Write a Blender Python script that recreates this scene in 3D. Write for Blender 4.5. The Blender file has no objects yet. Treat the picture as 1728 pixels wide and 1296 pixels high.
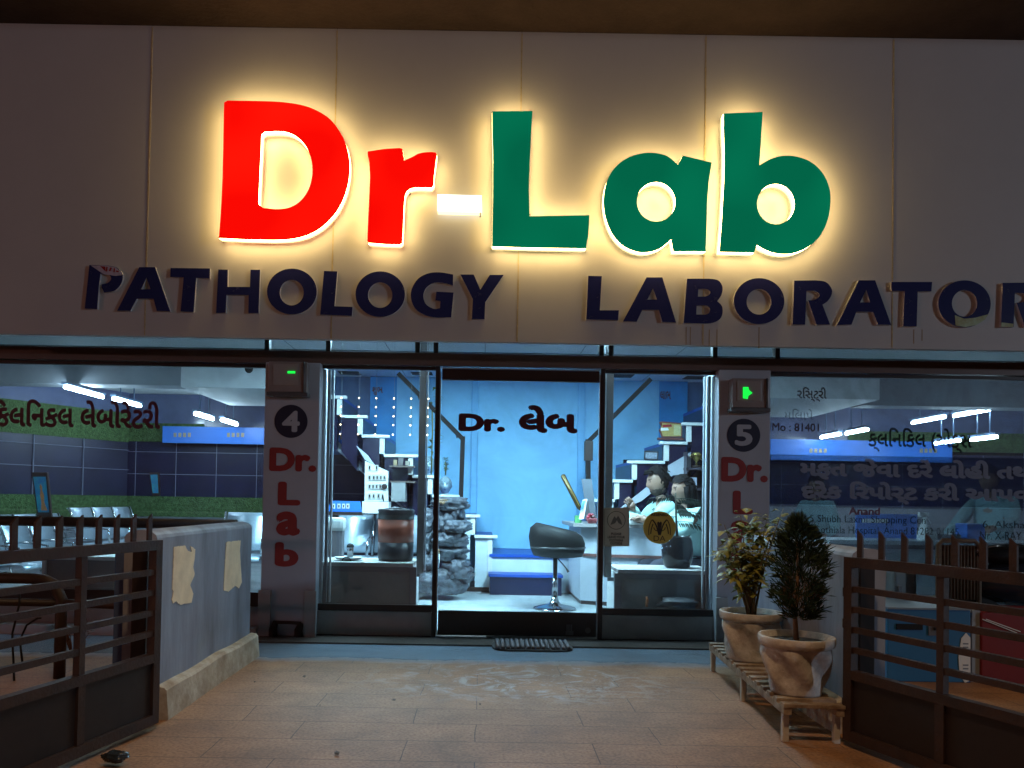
import bpy, bmesh, math, random
from mathutils import Vector, Matrix, noise
from mathutils.geometry import tessellate_polygon
random.seed(7)
C = bpy.context; SC = C.scene; COL = SC.collection
R = math.radians

# ---------------------------------------------------------------- camera
F = 1297.0; PPX, PPY = 815.0, 820.0           # focal length and principal point in photo pixels (1728 wide)
cd = bpy.data.cameras.new("camera"); cam = bpy.data.objects.new("camera", cd); COL.objects.link(cam)
SC.camera = cam
cd.sensor_width = 36; cd.lens = F / 1728 * 36
cd.shift_x = (864 - PPX) / 1728; cd.shift_y = (PPY - 648) / 1728
cd.clip_start = .05; cd.clip_end = 500
cam.matrix_world = Matrix.Translation((0, 0, 1.07)) @ Matrix.Rotation(R(91.1), 4, 'X') @ Matrix.Rotation(R(.95), 4, 'Z')
CM = cam.matrix_world.copy(); CO = CM.translation.copy(); CR = CM.to_3x3()
def ray(px, py): return CR @ Vector(((px - PPX) / F, -(py - PPY) / F, -1))
def P(px, py, Y):
    d = ray(px, py); return CO + d * ((Y - CO.y) / d.y)
def PX(px, py, X):
    d = ray(px, py); return CO + d * ((X - CO.x) / d.x)
def PZ(px, py, Z):
    d = ray(px, py); return CO + d * ((Z - CO.z) / d.z)

# ---------------------------------------------------------------- night sky, exposure, street light
W = bpy.data.worlds.new("World"); SC.world = W; W.use_nodes = True
nt = W.node_tree; bg = nt.nodes['Background']
sky = nt.nodes.new('ShaderNodeTexSky'); sky.sky_type = 'NISHITA'; sky.sun_disc = False
sky.sun_elevation = R(-3.5); sky.sun_rotation = R(200)
nt.links.new(sky.outputs[0], bg.inputs[0]); bg.inputs[1].default_value = .12
SC.view_settings.view_transform = 'Standard'; SC.view_settings.look = 'None'
SC.view_settings.exposure = 0; SC.view_settings.gamma = 1; SC.view_settings.use_curve_mapping = False
SC.render.engine = 'CYCLES'
SC.cycles.use_denoising = True; SC.cycles.max_bounces = 9; SC.cycles.transparent_max_bounces = 24
SC.cycles.sample_clamp_indirect = 4; SC.cycles.caustics_reflective = False; SC.cycles.caustics_refractive = False

def lamp(name, typ, loc, target, energy, color, size=.3, spot=None):
    l = bpy.data.lights.new(name, typ); l.energy = energy; l.color = color
    if typ == 'AREA': l.size = size
    else: l.shadow_soft_size = size
    if spot: l.spot_size = R(spot); l.spot_blend = .6
    o = bpy.data.objects.new(name, l); COL.objects.link(o); o.location = loc
    o.rotation_euler = (Vector(target) - Vector(loc)).to_track_quat('-Z', 'Y').to_euler()
    o['kind'] = 'helper'
    return o
# a sodium street lamp above the forecourt, in front of the slab, and two added unseen fills tinting the fascia warm and cool
lamp("street_lamp_light", 'SPOT', (.1, .9, 5.6), (0, 3.6, 0), 430, (1, .61, .31), .16, 120)
lamp("added_fill_warm", "POINT", (-25, -10, 4.2), (0, 5, 2), 1700, (1, .42, .36), .3)
lamp("added_fill_cool", "POINT", (26, -11, 4.4), (0, 5, 2), 4300, (.64, .80, 1), .3)

# ---------------------------------------------------------------- materials
MATS = {}
def mat(name, col, rough=.6, metal=0, var=0, vscale=6, bump=0, bscale=40, spec=.5, emit=None, estr=0, col2=None, stretch=None, coat=0):
    if name in MATS: return MATS[name]
    m = bpy.data.materials.new(name); m.use_nodes = True; n = m.node_tree; b = n.nodes['Principled BSDF']
    b.inputs['Base Color'].default_value = (*col, 1); b.inputs['Roughness'].default_value = rough
    b.inputs['Metallic'].default_value = metal; b.inputs['Specular IOR Level'].default_value = spec
    b.inputs['Coat Weight'].default_value = coat
    tc = n.nodes.new('ShaderNodeTexCoord'); vec = tc.outputs['Object']
    if stretch:
        mp = n.nodes.new('ShaderNodeMapping'); mp.inputs['Scale'].default_value = stretch
        n.links.new(vec, mp.inputs[0]); vec = mp.outputs[0]
    if var:
        t = n.nodes.new('ShaderNodeTexNoise'); t.inputs['Scale'].default_value = vscale; t.inputs['Detail'].default_value = 6
        t.inputs['Roughness'].default_value = .65
        n.links.new(vec, t.inputs['Vector'])
        r = n.nodes.new('ShaderNodeValToRGB'); r.color_ramp.elements[0].position = .32; r.color_ramp.elements[1].position = .68
        c2 = col2 or tuple(c * (1 - var) for c in col)
        r.color_ramp.elements[0].color = (*c2, 1); r.color_ramp.elements[1].color = (*col, 1)
        n.links.new(t.outputs[0], r.inputs[0]); n.links.new(r.outputs[0], b.inputs['Base Color'])
        mr = n.nodes.new('ShaderNodeMapRange'); mr.inputs[3].default_value = min(1, rough * 1.25); mr.inputs[4].default_value = rough * .85
        n.links.new(t.outputs[0], mr.inputs[0]); n.links.new(mr.outputs[0], b.inputs['Roughness'])
    if bump:
        t = n.nodes.new('ShaderNodeTexNoise'); t.inputs['Scale'].default_value = bscale; t.inputs['Detail'].default_value = 5
        n.links.new(vec, t.inputs['Vector'])
        bm_ = n.nodes.new('ShaderNodeBump'); bm_.inputs['Strength'].default_value = bump; bm_.inputs['Distance'].default_value = .02
        n.links.new(t.outputs[0], bm_.inputs['Height']); n.links.new(bm_.outputs[0], b.inputs['Normal'])
    if emit:
        b.inputs['Emission Color'].default_value = (*emit, 1); b.inputs['Emission Strength'].default_value = estr
    MATS[name] = m; return m

def film(name, col, transp, gloss=.04, smear=.03):
    """thin sheet: part see-through, part its own colour (glass, vinyl)"""
    if name in MATS: return MATS[name]
    m = bpy.data.materials.new(name); m.use_nodes = True; n = m.node_tree; n.nodes.clear()
    out = n.nodes.new('ShaderNodeOutputMaterial')
    tr = n.nodes.new('ShaderNodeBsdfTransparent'); df = n.nodes.new('ShaderNodeBsdfDiffuse'); df.inputs[0].default_value = (*col, 1)
    mx = n.nodes.new('ShaderNodeMixShader'); mx.inputs[0].default_value = transp
    tx = n.nodes.new('ShaderNodeTexCoord'); tn = n.nodes.new('ShaderNodeTexNoise'); tn.inputs['Scale'].default_value = 1.7; tn.inputs['Detail'].default_value = 7; tn.inputs['Roughness'].default_value = .7; tn.inputs['Distortion'].default_value = 1.2
    n.links.new(tx.outputs['Object'], tn.inputs['Vector']); rg = n.nodes.new('ShaderNodeMapRange'); rg.inputs[1].default_value = .40; rg.inputs[2].default_value = .75
    rg.inputs[3].default_value = transp; rg.inputs[4].default_value = transp - smear; n.links.new(tn.outputs[0], rg.inputs[0]); n.links.new(rg.outputs[0], mx.inputs[0])
    n.links.new(df.outputs[0], mx.inputs[1]); n.links.new(tr.outputs[0], mx.inputs[2])
    gl = n.nodes.new('ShaderNodeBsdfGlossy'); gl.inputs['Roughness'].default_value = 0.01
    lw = n.nodes.new('ShaderNodeLayerWeight'); lw.inputs[0].default_value = .25
    ma = n.nodes.new('ShaderNodeMath'); ma.operation = 'MULTIPLY_ADD'; ma.inputs[1].default_value = .6; ma.inputs[2].default_value = gloss
    n.links.new(lw.outputs['Fresnel'], ma.inputs[0]); ma.use_clamp = True
    m2 = n.nodes.new('ShaderNodeMixShader'); n.links.new(ma.outputs[0], m2.inputs[0])
    n.links.new(mx.outputs[0], m2.inputs[1]); n.links.new(gl.outputs[0], m2.inputs[2]); n.links.new(m2.outputs[0], out.inputs[0])
    MATS[name] = m; return m

def emis(name, col, s, var=0):
    if name in MATS: return MATS[name]
    m = bpy.data.materials.new(name); m.use_nodes = True; n = m.node_tree; n.nodes.clear()
    out = n.nodes.new('ShaderNodeOutputMaterial'); e = n.nodes.new('ShaderNodeEmission')
    e.inputs[0].default_value = (*col, 1); e.inputs[1].default_value = s
    if var:                                   # uneven back light: clumps of LEDs behind the acrylic
        tx = n.nodes.new('ShaderNodeTexCoord'); tn = n.nodes.new('ShaderNodeTexNoise'); tn.inputs['Scale'].default_value = 2.2; tn.inputs['Detail'].default_value = 0
        n.links.new(tx.outputs['Object'], tn.inputs['Vector']); cr = n.nodes.new('ShaderNodeValToRGB'); cr.color_ramp.elements[0].position = .35; cr.color_ramp.elements[1].position = .66
        cr.color_ramp.elements[0].color = (*[c * (1 - var) for c in col], 1); cr.color_ramp.elements[1].color = (col[0], col[1] + var * .035, col[2] + var * .01, 1)
        n.links.new(tn.outputs[0], cr.inputs[0]); n.links.new(cr.outputs[0], e.inputs[0])
    n.links.new(e.outputs[0], out.inputs[0]); MATS[name] = m
    return m

# ---------------------------------------------------------------- mesh helpers
class MB:
    def __init__(s): s.bm = bmesh.new(); s.mi = 0
    def _f(s, vs, smooth=False):
        try:
            f = s.bm.faces.new(vs); f.material_index = s.mi; f.smooth = smooth; return f
        except ValueError: return None
    def box(s, a, b, rot=0, piv=None):
        x0, y0, z0 = (min(a[i], b[i]) for i in range(3)); x1, y1, z1 = (max(a[i], b[i]) for i in range(3))
        pts = [Vector((x, y, z)) for z in (z0, z1) for y in (y0, y1) for x in (x0, x1)]
        if rot:
            c = Vector(piv) if piv else (pts[0] + pts[7]) / 2; M = Matrix.Rotation(rot, 3, 'Z'); pts = [c + M @ (p - c) for p in pts]
        v = [s.bm.verts.new(p) for p in pts]
        for q in ((0,2,3,1),(4,5,7,6),(0,1,5,4),(2,6,7,3),(0,4,6,2),(1,3,7,5)): s._f([v[i] for i in q])
        return s
    def quad(s, pts): s._f([s.bm.verts.new(p) for p in pts]); return s
    def tube(s, pts, r, n=10, cap=True):
        pts = [Vector(p) for p in pts]; rr = r if isinstance(r, (list, tuple)) else [r] * len(pts); rings = []
        up = None
        for i, p in enumerate(pts):
            d = (pts[min(i+1, len(pts)-1)] - pts[max(i-1, 0)]).normalized()
            if up is None: up = d.orthogonal().normalized()
            up = (up - d * up.dot(d)).normalized(); w = d.cross(up)
            rings.append([s.bm.verts.new(p + (up * math.cos(2*math.pi*k/n) + w * math.sin(2*math.pi*k/n)) * rr[i]) for k in range(n)])
        for a, b in zip(rings, rings[1:]):
            for k in range(n): s._f([a[k], a[(k+1) % n], b[(k+1) % n], b[k]], True)
        if cap: s._f(rings[0][::-1]); s._f(rings[-1])
        return s
    def bar(s, a, b, w, h, up=(0, 0, 1)):
        a, b = Vector(a), Vector(b); d = (b - a).normalized(); u = Vector(up)
        sd = d.cross(u); sd = (d.orthogonal() if sd.length < 1e-4 else sd).normalized(); u = sd.cross(d)
        v = [s.bm.verts.new(p + sd * sx * w / 2 + u * sz * h / 2) for p in (a, b) for sx, sz in ((-1,-1),(1,-1),(1,1),(-1,1))]
        for q in ((3,2,1,0),(4,5,6,7),(0,1,5,4),(1,2,6,5),(2,3,7,6),(3,0,4,7)): s._f([v[i] for i in q])
        return s
    def lathe(s, c, prof, n=24, fn=None, smooth=True):
        c = Vector(c); rings = []
        for r, z in prof:
            rings.append([s.bm.verts.new(c + Vector((rr * math.cos(t), rr * math.sin(t), z)))
                          for t in [2*math.pi*k/n for k in range(n)] for rr in [max(1e-4, r * (fn(t, z) if fn else 1))]])
        for a, b in zip(rings, rings[1:]):
            for k in range(n): s._f([a[k], a[(k+1) % n], b[(k+1) % n], b[k]], smooth)
        if prof[0][0] > .002: s._f(rings[0][::-1])
        if prof[-1][0] > .002: s._f(rings[-1])
        return s
    def prism(s, loops, front, back, mi_side=None, mi_back=None):
        """loops: lists of 3-D points (outer first, then holes) on a plane; front / back: offsets added to make the two faces"""
        front, back = Vector(front), Vector(back)
        flat = [Vector(p) for l in loops for p in l]
        tris = tessellate_polygon([[Vector(p) for p in l] for l in loops])
        A = [s.bm.verts.new(p + front) for p in flat]; B = [s.bm.verts.new(p + back) for p in flat]
        for t in tris: s._f([A[i] for i in t])
        keep = s.mi
        if mi_back is not None: s.mi = mi_back
        for t in tris: s._f([B[i] for i in reversed(t)])
        s.mi = keep if mi_side is None else mi_side
        k = 0
        for l in loops:
            n = len(l)
            for i in range(n): s._f([A[k+i], A[k+(i+1) % n], B[k+(i+1) % n], B[k+i]])
            k += n
        s.mi = keep; return s
    def blob(s, c, r, sub=2, amp=0, freq=3, seed=0, smooth=True, flat=None):
        g = bmesh.new(); bmesh.ops.create_icosphere(g, subdivisions=sub, radius=1)
        c = Vector(c); r = Vector(r) if not isinstance(r, (int, float)) else Vector((r, r, r)); mp = {}
        for v in g.verts:
            k = 1 + amp * noise.noise(v.co * freq + Vector((seed * 7.3, seed * 1.7, seed))) + .5 * amp * noise.noise(v.co * freq * 2.7 + Vector((seed, 0, 3)))
            q = v.co * k
            if flat: q.z = max(-flat, min(flat, q.z))
            mp[v] = s.bm.verts.new(c + Vector((q.x * r.x, q.y * r.y, q.z * r.z)))
        for f in g.faces: s._f([mp[v] for v in f.verts], smooth)
        g.free(); return s
    def add(s, me, M=None):
        k = len(s.bm.verts); base = [s.bm.verts.new((M @ v.co) if M else v.co) for v in me.vertices]
        for p in me.polygons:
            f = s._f([base[i] for i in p.vertices], p.use_smooth)
        return s
    def build(s, name, mats, parent=None, world=True, bevel=0):
        if not isinstance(mats, (list, tuple)): mats = [mats]
        if parent is not None and world:
            off = parent.location if parent.parent is None else parent.location + parent.parent.location
            bmesh.ops.translate(s.bm, verts=s.bm.verts, vec=-Vector(off))
        if bevel:
            bmesh.ops.bevel(s.bm, geom=[e for e in s.bm.edges if len(e.link_faces) == 2 and e.calc_face_angle(0) > .6], offset=bevel, segments=2, affect='EDGES', profile=.6)
        bmesh.ops.recalc_face_normals(s.bm, faces=s.bm.faces)
        me = bpy.data.meshes.new(name); s.bm.to_mesh(me); s.bm.free()
        for m in mats: me.materials.append(m)
        o = bpy.data.objects.new(name, me); COL.objects.link(o)
        if parent is not None: o.parent = parent
        return o
def tag(o, label, cat, group=None):
    o['label'] = label; o['category'] = cat
    if group: o['group'] = group
    return o
def thing(name, label, cat, loc=(0, 0, 0), rz=0, group=None):
    o = bpy.data.objects.new(name, None); COL.objects.link(o); o.location = loc; o.rotation_euler = (0, 0, rz)
    o.empty_display_size = .1
    return tag(o, label, cat, group)
def struct(o): o['kind'] = 'structure'; return o
def stuff(o): o['kind'] = 'stuff'; return o
def dup(root, loc, label=None, rz=None):
    r = root.copy(); COL.objects.link(r); r.location = loc
    if rz is not None: r.rotation_euler = (0, 0, rz)
    if label: r['label'] = label
    for ch in list(root.children):
        c = ch.copy(); COL.objects.link(c); c.parent = r
        for g in list(ch.children):
            d = g.copy(); COL.objects.link(d); d.parent = c
    return r
def spline(pts, n=6):
    """(x, y) = corner, (x, y, 1) = smooth point: Catmull-Rom through runs of smooth points"""
    N = len(pts); out = []
    for i in range(N):
        p1, p2 = pts[i], pts[(i+1) % N]; out.append((p1[0], p1[1]))
        if len(p1) < 3 and len(p2) < 3: continue
        p0 = pts[i-1] if len(p1) == 3 else p1; p3 = pts[(i+2) % N] if len(p2) == 3 else p2
        for k in range(1, n):
            t = k / n
            out.append(tuple(.5 * (2*p1[a] + (p2[a]-p0[a])*t + (2*p0[a]-5*p1[a]+4*p2[a]-p3[a])*t*t + (3*p1[a]-p0[a]-3*p2[a]+p3[a])*t**3) for a in (0, 1)))
    return out
def ell(cx, cy, rx, ry, n=40): return [(cx + rx*math.cos(2*math.pi*k/n), cy + ry*math.sin(2*math.pi*k/n)) for k in range(n)]
def loops(cs, ox, oy, s, Y): return [[P(ox + x / s, oy + y / s, Y) for x, y in c] for c in cs]
def text_mesh(body):
    cu = bpy.data.curves.new('t', 'FONT'); cu.body = body; cu.size = 1; cu.resolution_u = 4
    o = bpy.data.objects.new('t', cu); COL.objects.link(o); C.view_layer.update()
    me = bpy.data.meshes.new_from_object(o.evaluated_get(C.evaluated_depsgraph_get())); bpy.data.objects.remove(o); bpy.data.curves.remove(cu)
    return me
def text(body, rect, Y, m, parent, bold=.02, name='lettering', off=.0):
    """writing on a vertical sheet at depth Y, filling the box rect (photo pixels)"""
    me = text_mesh(body); xs = [v.co.x for v in me.vertices]; ys = [v.co.y for v in me.vertices]
    x0, x1, y0, y1 = min(xs) - bold, max(xs) + bold, min(ys) - bold, max(ys) + bold
    c = (P(rect[0], rect[1], Y) + P(rect[2], rect[3], Y)) / 2
    sx = (P(rect[2], rect[3], Y) - P(rect[0], rect[3], Y)).length / (x1 - x0); sz = (P(rect[0], rect[1], Y) - P(rect[0], rect[3], Y)).length / (y1 - y0)
    b = MB(); k = 8 if bold else 1
    for i in range(k):
        dx, dy = (bold * math.cos(i * 2 * math.pi / k), bold * math.sin(i * 2 * math.pi / k)) if bold else (0, 0)
        M = Matrix(((sx, 0, 0, c.x + sx * (dx - (x0 + x1) / 2)), (0, 0, 0, Y - off - i * .00012), (0, sz, 0, c.z + sz * (dy - (y0 + y1) / 2)), (0, 0, 0, 1)))
        b.add(me, M)
    bpy.data.meshes.remove(me)
    return b.build(name, m, parent)
# ---------------------------------------------------------------- palette
M_board = mat("fascia_sheet", (.56, .545, .53), .42, var=.07, vscale=1.3, bump=.03, bscale=3)
M_seal = mat("yellow_sealant", (.64, .52, .30), .6, var=.3, vscale=30)
M_red = emis("red_acrylic_lit", (1, .003, .001), 1.1, .12)
M_green = emis("green_acrylic_lit", (.001, .155, .076), 1.0, .18)
M_rim = emis("lit_letter_edge", (1, .68, .25), 24); M_rimb = emis("lit_letter_edge_root", (1, .78, .36), 2.4)
M_hyph = emis("white_acrylic_lit", (1, .97, .88), 2.2)
M_navy = mat("navy_acrylic", (.020, .024, .125), .25, var=.2, vscale=8)
M_edge = mat("letter_edge", (.55, .55, .60), .4)
M_peel = mat("peeled_backing", (.45, .62, .42), .5, var=.45, vscale=12, col2=(.34, .30, .10))
M_peel2 = mat("peeled_backing_pale", (.60, .54, .66), .5, var=.4, vscale=20)
M_crim = mat("red_vinyl", (.30, .012, .02), .5)
M_slab = mat("slab_concrete", (.04, .020, .017), .9, var=.35, vscale=4, bump=.3, bscale=30)
M_soffit = mat("glossy_brown_sheet", (.30, .24, .22), .06, metal=1, bump=.05, bscale=1.6)
M_head = mat("brown_header_sheet", (.15, .095, .08), .35, var=.2, vscale=5, stretch=(.4, 1, 8))
M_frame = mat("dark_brown_aluminium", (.032, .018, .016), .35)
M_alu = mat("grey_aluminium", (.42, .44, .46), .35, metal=.5)
M_alud = mat("dull_aluminium", (.14, .14, .15), .4, metal=.4)
M_white = mat("white_trim", (.75, .77, .77), .4, var=.05)
M_plinth = mat("plinth_paint", (.42, .41, .40), .6, var=.22, vscale=5, bump=.05)
M_pillar = mat("pillar_paint", (.45, .47, .53), .55, var=.10, vscale=3, bump=.04, bscale=60)
M_glass = film("window_glass", (.55, .62, .70), .975, .035, .09)
M_glassR = film("dusty_window_glass", (.42, .50, .60), .80, .04, .14)
M_vnavy = film("navy_vinyl_band", (.016, .022, .075), .42, .03)
M_vgrey = film("frosted_vinyl_band", (.26, .34, .42), .55, .03)
M_vtext = film("white_vinyl_letter", (.36, .40, .50), .28, .02)
M_vred = mat("maroon_vinyl", (.075, .012, .018), .5)
M_vdark = film("dark_vinyl_letter", (.035, .05, .09), .15, .02)
M_vfred = film("faded_red_vinyl", (.20, .06, .07), .72, .02); M_vfd = film("faded_dark_vinyl", (.04, .05, .07), .6, .02)
M_step = mat("granite_step", (.085, .06, .05), .4, var=.3, vscale=30)
M_marble = mat("marble_floor", (.66, .70, .70), .12, var=.38, vscale=2.2, col2=(.40, .47, .50))
M_ceil = mat("ceiling_board", (.78, .79, .80), .7, var=.04)
M_ceil2 = mat("false_ceiling_white", (.72, .72, .74), .6)
M_beam = mat("beam_paint", (.30, .32, .36), .6)
M_blue = mat("sky_blue_wall", (.27, .62, .90), .55, var=.05, vscale=2)
M_cyan = mat("cyan_wall", (.02, .30, .72), .5, var=.25, vscale=5, bump=.1, bscale=14)
M_dblue = mat("dull_blue_wall", (.09, .15, .30), .5, var=.1)
M_tread = mat("blue_tread", (.012, .07, .34), .35)
M_riser = mat("navy_riser", (.007, .012, .042), .3)
M_tile = mat("navy_wall_tile", (.014, .015, .048), .32, var=.4, vscale=3, spec=.3)
M_grout = mat("tile_joint", (.16, .17, .24), .6)
M_turf = mat("artificial_turf", (.095, .165, .065), .95, var=.65, vscale=26, bump=1, bscale=60, spec=.1)
M_sign = mat("blue_sign_panel", (.03, .17, .62), .4)
M_plaster = mat("grey_plaster", (.20, .215, .25), .6, var=.1)

# ---------------------------------------------------------------- ground
def ground_mat():
    m = bpy.data.materials.new("paved_forecourt"); m.use_nodes = True; n = m.node_tree; b = n.nodes['Principled BSDF']; L = n.links.new
    tc = n.nodes.new('ShaderNodeTexCoord')
    wob = n.nodes.new('ShaderNodeTexNoise'); wob.inputs['Scale'].default_value = 2.2; wob.inputs['Detail'].default_value = 3; L(tc.outputs['Object'], wob.inputs[0])
    wm = n.nodes.new('ShaderNodeVectorMath'); wm.operation = 'MULTIPLY_ADD'; wm.inputs[1].default_value = (.03, .03, 0); L(wob.outputs['Color'], wm.inputs[0]); L(tc.outputs['Object'], wm.inputs[2])
    br = n.nodes.new('ShaderNodeTexBrick'); L(wm.outputs[0], br.inputs['Vector'])
    br.inputs['Scale'].default_value = 1; br.inputs['Brick Width'].default_value = .82; br.inputs['Row Height'].default_value = .265
    br.inputs['Mortar Size'].default_value = .0025; br.inputs['Mortar Smooth'].default_value = .3; br.offset = .37
    br.inputs['Color1'].default_value = (.36, .205, .105, 1); br.inputs['Color2'].default_value = (.32, .18, .095, 1); br.inputs['Mortar'].default_value = (.09, .055, .034, 1)
    n1 = n.nodes.new('ShaderNodeTexNoise'); n1.inputs['Scale'].default_value = 2.6; n1.inputs['Detail'].default_value = 9; n1.inputs['Roughness'].default_value = .68; n1.inputs['Distortion'].default_value = .25
    L(tc.outputs['Object'], n1.inputs[0])
    r1 = n.nodes.new('ShaderNodeValToRGB'); r1.color_ramp.elements[0].position = .30; r1.color_ramp.elements[1].position = .72
    r1.color_ramp.elements[0].color = (.58, .52, .48, 1); r1.color_ramp.elements[1].color = (1.22, 1.15, 1.05, 1); L(n1.outputs[0], r1.inputs[0])
    mul = n.nodes.new('ShaderNodeMixRGB'); mul.blend_type = 'MULTIPLY'; mul.inputs[0].default_value = 1; L(br.outputs[0], mul.inputs[1]); L(r1.outputs[0], mul.inputs[2])
    n3 = n.nodes.new('ShaderNodeTexNoise'); n3.inputs['Scale'].default_value = 70; n3.inputs['Detail'].default_value = 4; L(tc.outputs['Object'], n3.inputs[0])
    r3 = n.nodes.new('ShaderNodeValToRGB'); r3.color_ramp.elements[0].position = .3; r3.color_ramp.elements[0].color = (.62, .60, .58, 1); r3.color_ramp.elements[1].position = .6; r3.color_ramp.elements[1].color = (1.05, 1.05, 1.05, 1); L(n3.outputs[0], r3.inputs[0])
    mul2 = n.nodes.new('ShaderNodeMixRGB'); mul2.blend_type = 'MULTIPLY'; mul2.inputs[0].default_value = 1; L(mul.outputs[0], mul2.inputs[1]); L(r3.outputs[0], mul2.inputs[2]); mul = mul2
    # swept tile strip along the shopfront (dust ends in a ragged edge) tinted blue for lobby light spill, and scuffed patch before the door paled for that spill
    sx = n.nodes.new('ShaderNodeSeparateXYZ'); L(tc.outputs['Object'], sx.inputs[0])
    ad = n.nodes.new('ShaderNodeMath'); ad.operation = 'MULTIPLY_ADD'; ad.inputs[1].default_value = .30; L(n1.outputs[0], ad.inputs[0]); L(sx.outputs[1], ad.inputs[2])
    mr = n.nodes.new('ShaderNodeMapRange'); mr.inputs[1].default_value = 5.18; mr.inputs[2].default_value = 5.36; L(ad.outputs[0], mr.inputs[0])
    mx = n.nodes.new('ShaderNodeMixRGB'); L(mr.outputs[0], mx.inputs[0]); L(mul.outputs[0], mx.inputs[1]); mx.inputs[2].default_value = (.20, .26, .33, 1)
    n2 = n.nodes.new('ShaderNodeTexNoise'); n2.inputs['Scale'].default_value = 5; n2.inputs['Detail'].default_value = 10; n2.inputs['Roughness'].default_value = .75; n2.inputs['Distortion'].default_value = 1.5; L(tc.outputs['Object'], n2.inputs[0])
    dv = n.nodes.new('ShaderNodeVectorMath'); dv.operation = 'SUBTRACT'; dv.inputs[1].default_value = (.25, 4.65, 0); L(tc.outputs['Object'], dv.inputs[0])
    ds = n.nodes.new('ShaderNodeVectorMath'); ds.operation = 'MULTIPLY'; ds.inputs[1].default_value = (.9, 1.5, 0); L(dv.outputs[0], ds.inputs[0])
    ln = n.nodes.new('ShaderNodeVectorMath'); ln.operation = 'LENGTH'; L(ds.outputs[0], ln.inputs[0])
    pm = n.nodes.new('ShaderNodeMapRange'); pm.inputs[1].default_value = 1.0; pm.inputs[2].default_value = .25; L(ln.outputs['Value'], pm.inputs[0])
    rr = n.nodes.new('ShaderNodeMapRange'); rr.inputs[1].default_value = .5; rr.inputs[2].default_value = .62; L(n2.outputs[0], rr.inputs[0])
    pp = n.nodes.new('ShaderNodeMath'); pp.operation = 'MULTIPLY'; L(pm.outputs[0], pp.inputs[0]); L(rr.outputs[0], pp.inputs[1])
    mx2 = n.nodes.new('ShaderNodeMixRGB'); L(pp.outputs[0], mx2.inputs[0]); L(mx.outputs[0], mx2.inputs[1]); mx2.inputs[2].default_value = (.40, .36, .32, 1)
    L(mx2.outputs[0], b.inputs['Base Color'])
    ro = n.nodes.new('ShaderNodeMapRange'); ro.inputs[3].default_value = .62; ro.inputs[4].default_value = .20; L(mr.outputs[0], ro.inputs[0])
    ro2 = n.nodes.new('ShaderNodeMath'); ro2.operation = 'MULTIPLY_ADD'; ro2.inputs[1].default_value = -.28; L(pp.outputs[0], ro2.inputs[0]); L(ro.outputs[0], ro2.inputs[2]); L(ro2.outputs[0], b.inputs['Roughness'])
    hb = n.nodes.new('ShaderNodeMath'); hb.operation = 'MULTIPLY_ADD'; hb.inputs[1].default_value = -.9; L(br.outputs['Fac'], hb.inputs[0]); L(n2.outputs[0], hb.inputs[2])
    bu = n.nodes.new('ShaderNodeBump'); bu.inputs['Strength'].default_value = .35; bu.inputs['Distance'].default_value = .012; L(hb.outputs[0], bu.inputs['Height']); L(bu.outputs[0], b.inputs['Normal'])
    return m
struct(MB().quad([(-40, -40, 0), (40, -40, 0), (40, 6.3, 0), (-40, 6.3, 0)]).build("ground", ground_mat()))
struct(MB().box((-7.5, 6.06, .0), (8.5, 12.2, .05)).build("interior_floor", M_marble))

# ---------------------------------------------------------------- fascia and slab
YF, YG = 5.5, 6.0
ZS, ZH, ZT = 2.21, 2.11, 4.47
fb = thing("fascia_board", "wide pale fascia board of six sheets carrying the shop's big sign letters", "fascia", (0, YF, ZS))
seams = [-3.9] + [P(x, 300, YF).x for x in (251, 564, 877, 1189, 1507)] + [4.6, 5.9]
for a, b in zip(seams, seams[1:]):
    MB().box((a + .0012, YF, ZS), (b - .0012, YF + .05, ZT - .002)).build("sheet", M_board, fb, bevel=.0015)
for x in seams[1:-1]:
    s = MB()
    pts = [Vector((x + .0022 * noise.noise(Vector((x, z, 0)) * 3), YF - .001, z)) for z in [ZS + .005 + k * (ZT - ZS - .02) / 40 for k in range(41)]]
    for a, b in zip(pts, pts[1:]):
        w = .0045 + .003 * noise.noise(a * 9); s.box((a.x - w, YF - .003, a.z), (a.x + w, YF + .003, b.z))
    s.build("sealant_joint", M_seal, fb)
# rust-coloured water runs under the letters
for x, y0, y1 in ((1158, 552, 582), (1165, 552, 582), (1197, 556, 584), (1210, 556, 584), (1281, 552, 588), (1542, 556, 580), (1556, 556, 575)):
    p, q = P(x, y0, YF), P(x, y1, YF); MB().box((p.x - .003, YF - .0012, q.z), (p.x + .003, YF + .01, p.z)).build("water_run", mat("rust_run", (.42, .30, .17), .6, var=.2, vscale=20), fb)
M_back = mat("dark_backing", (.05, .045, .04), .9)
o = MB().box((-8, YF + .07, ZS + .02), (10, YF + .12, ZT)).build("fascia_backing_wall", M_back); tag(o, "dark backing wall behind the pale fascia sheets, above the shop windows", "wall")
o = MB().box((-9, 1.75, ZT), (11, 12.3, ZT + .35)).build("overhanging_slab", M_slab); tag(o, "brown concrete slab overhanging above the fascia board", "slab")
M_trans = film("transom_film", (.30, .30, .36), .72, .06)
tw = thing("transom_window", "narrow hazy transom window strip right under the fascia board", "window", (0, YG, ZS))
MB().box((-7.6, YG - .004, ZS + .003), (8.3, YG + .004, 2.6)).build("pane", M_trans, tw)
for px in (452, 555, 705, 736, 1014, 1030, 1205, 1310):
    x = P(px, 590, YG).x; MB().box((x - .018, YG - .03, ZS + .002), (x + .018, YG + .03, 2.598)).build("mullion", M_frame, tw)
MB().box((-7.6, YG - .012, ZS + .012), (8.3, YG - .0045, ZS + .02)).build("beading", M_alud, tw)
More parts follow.
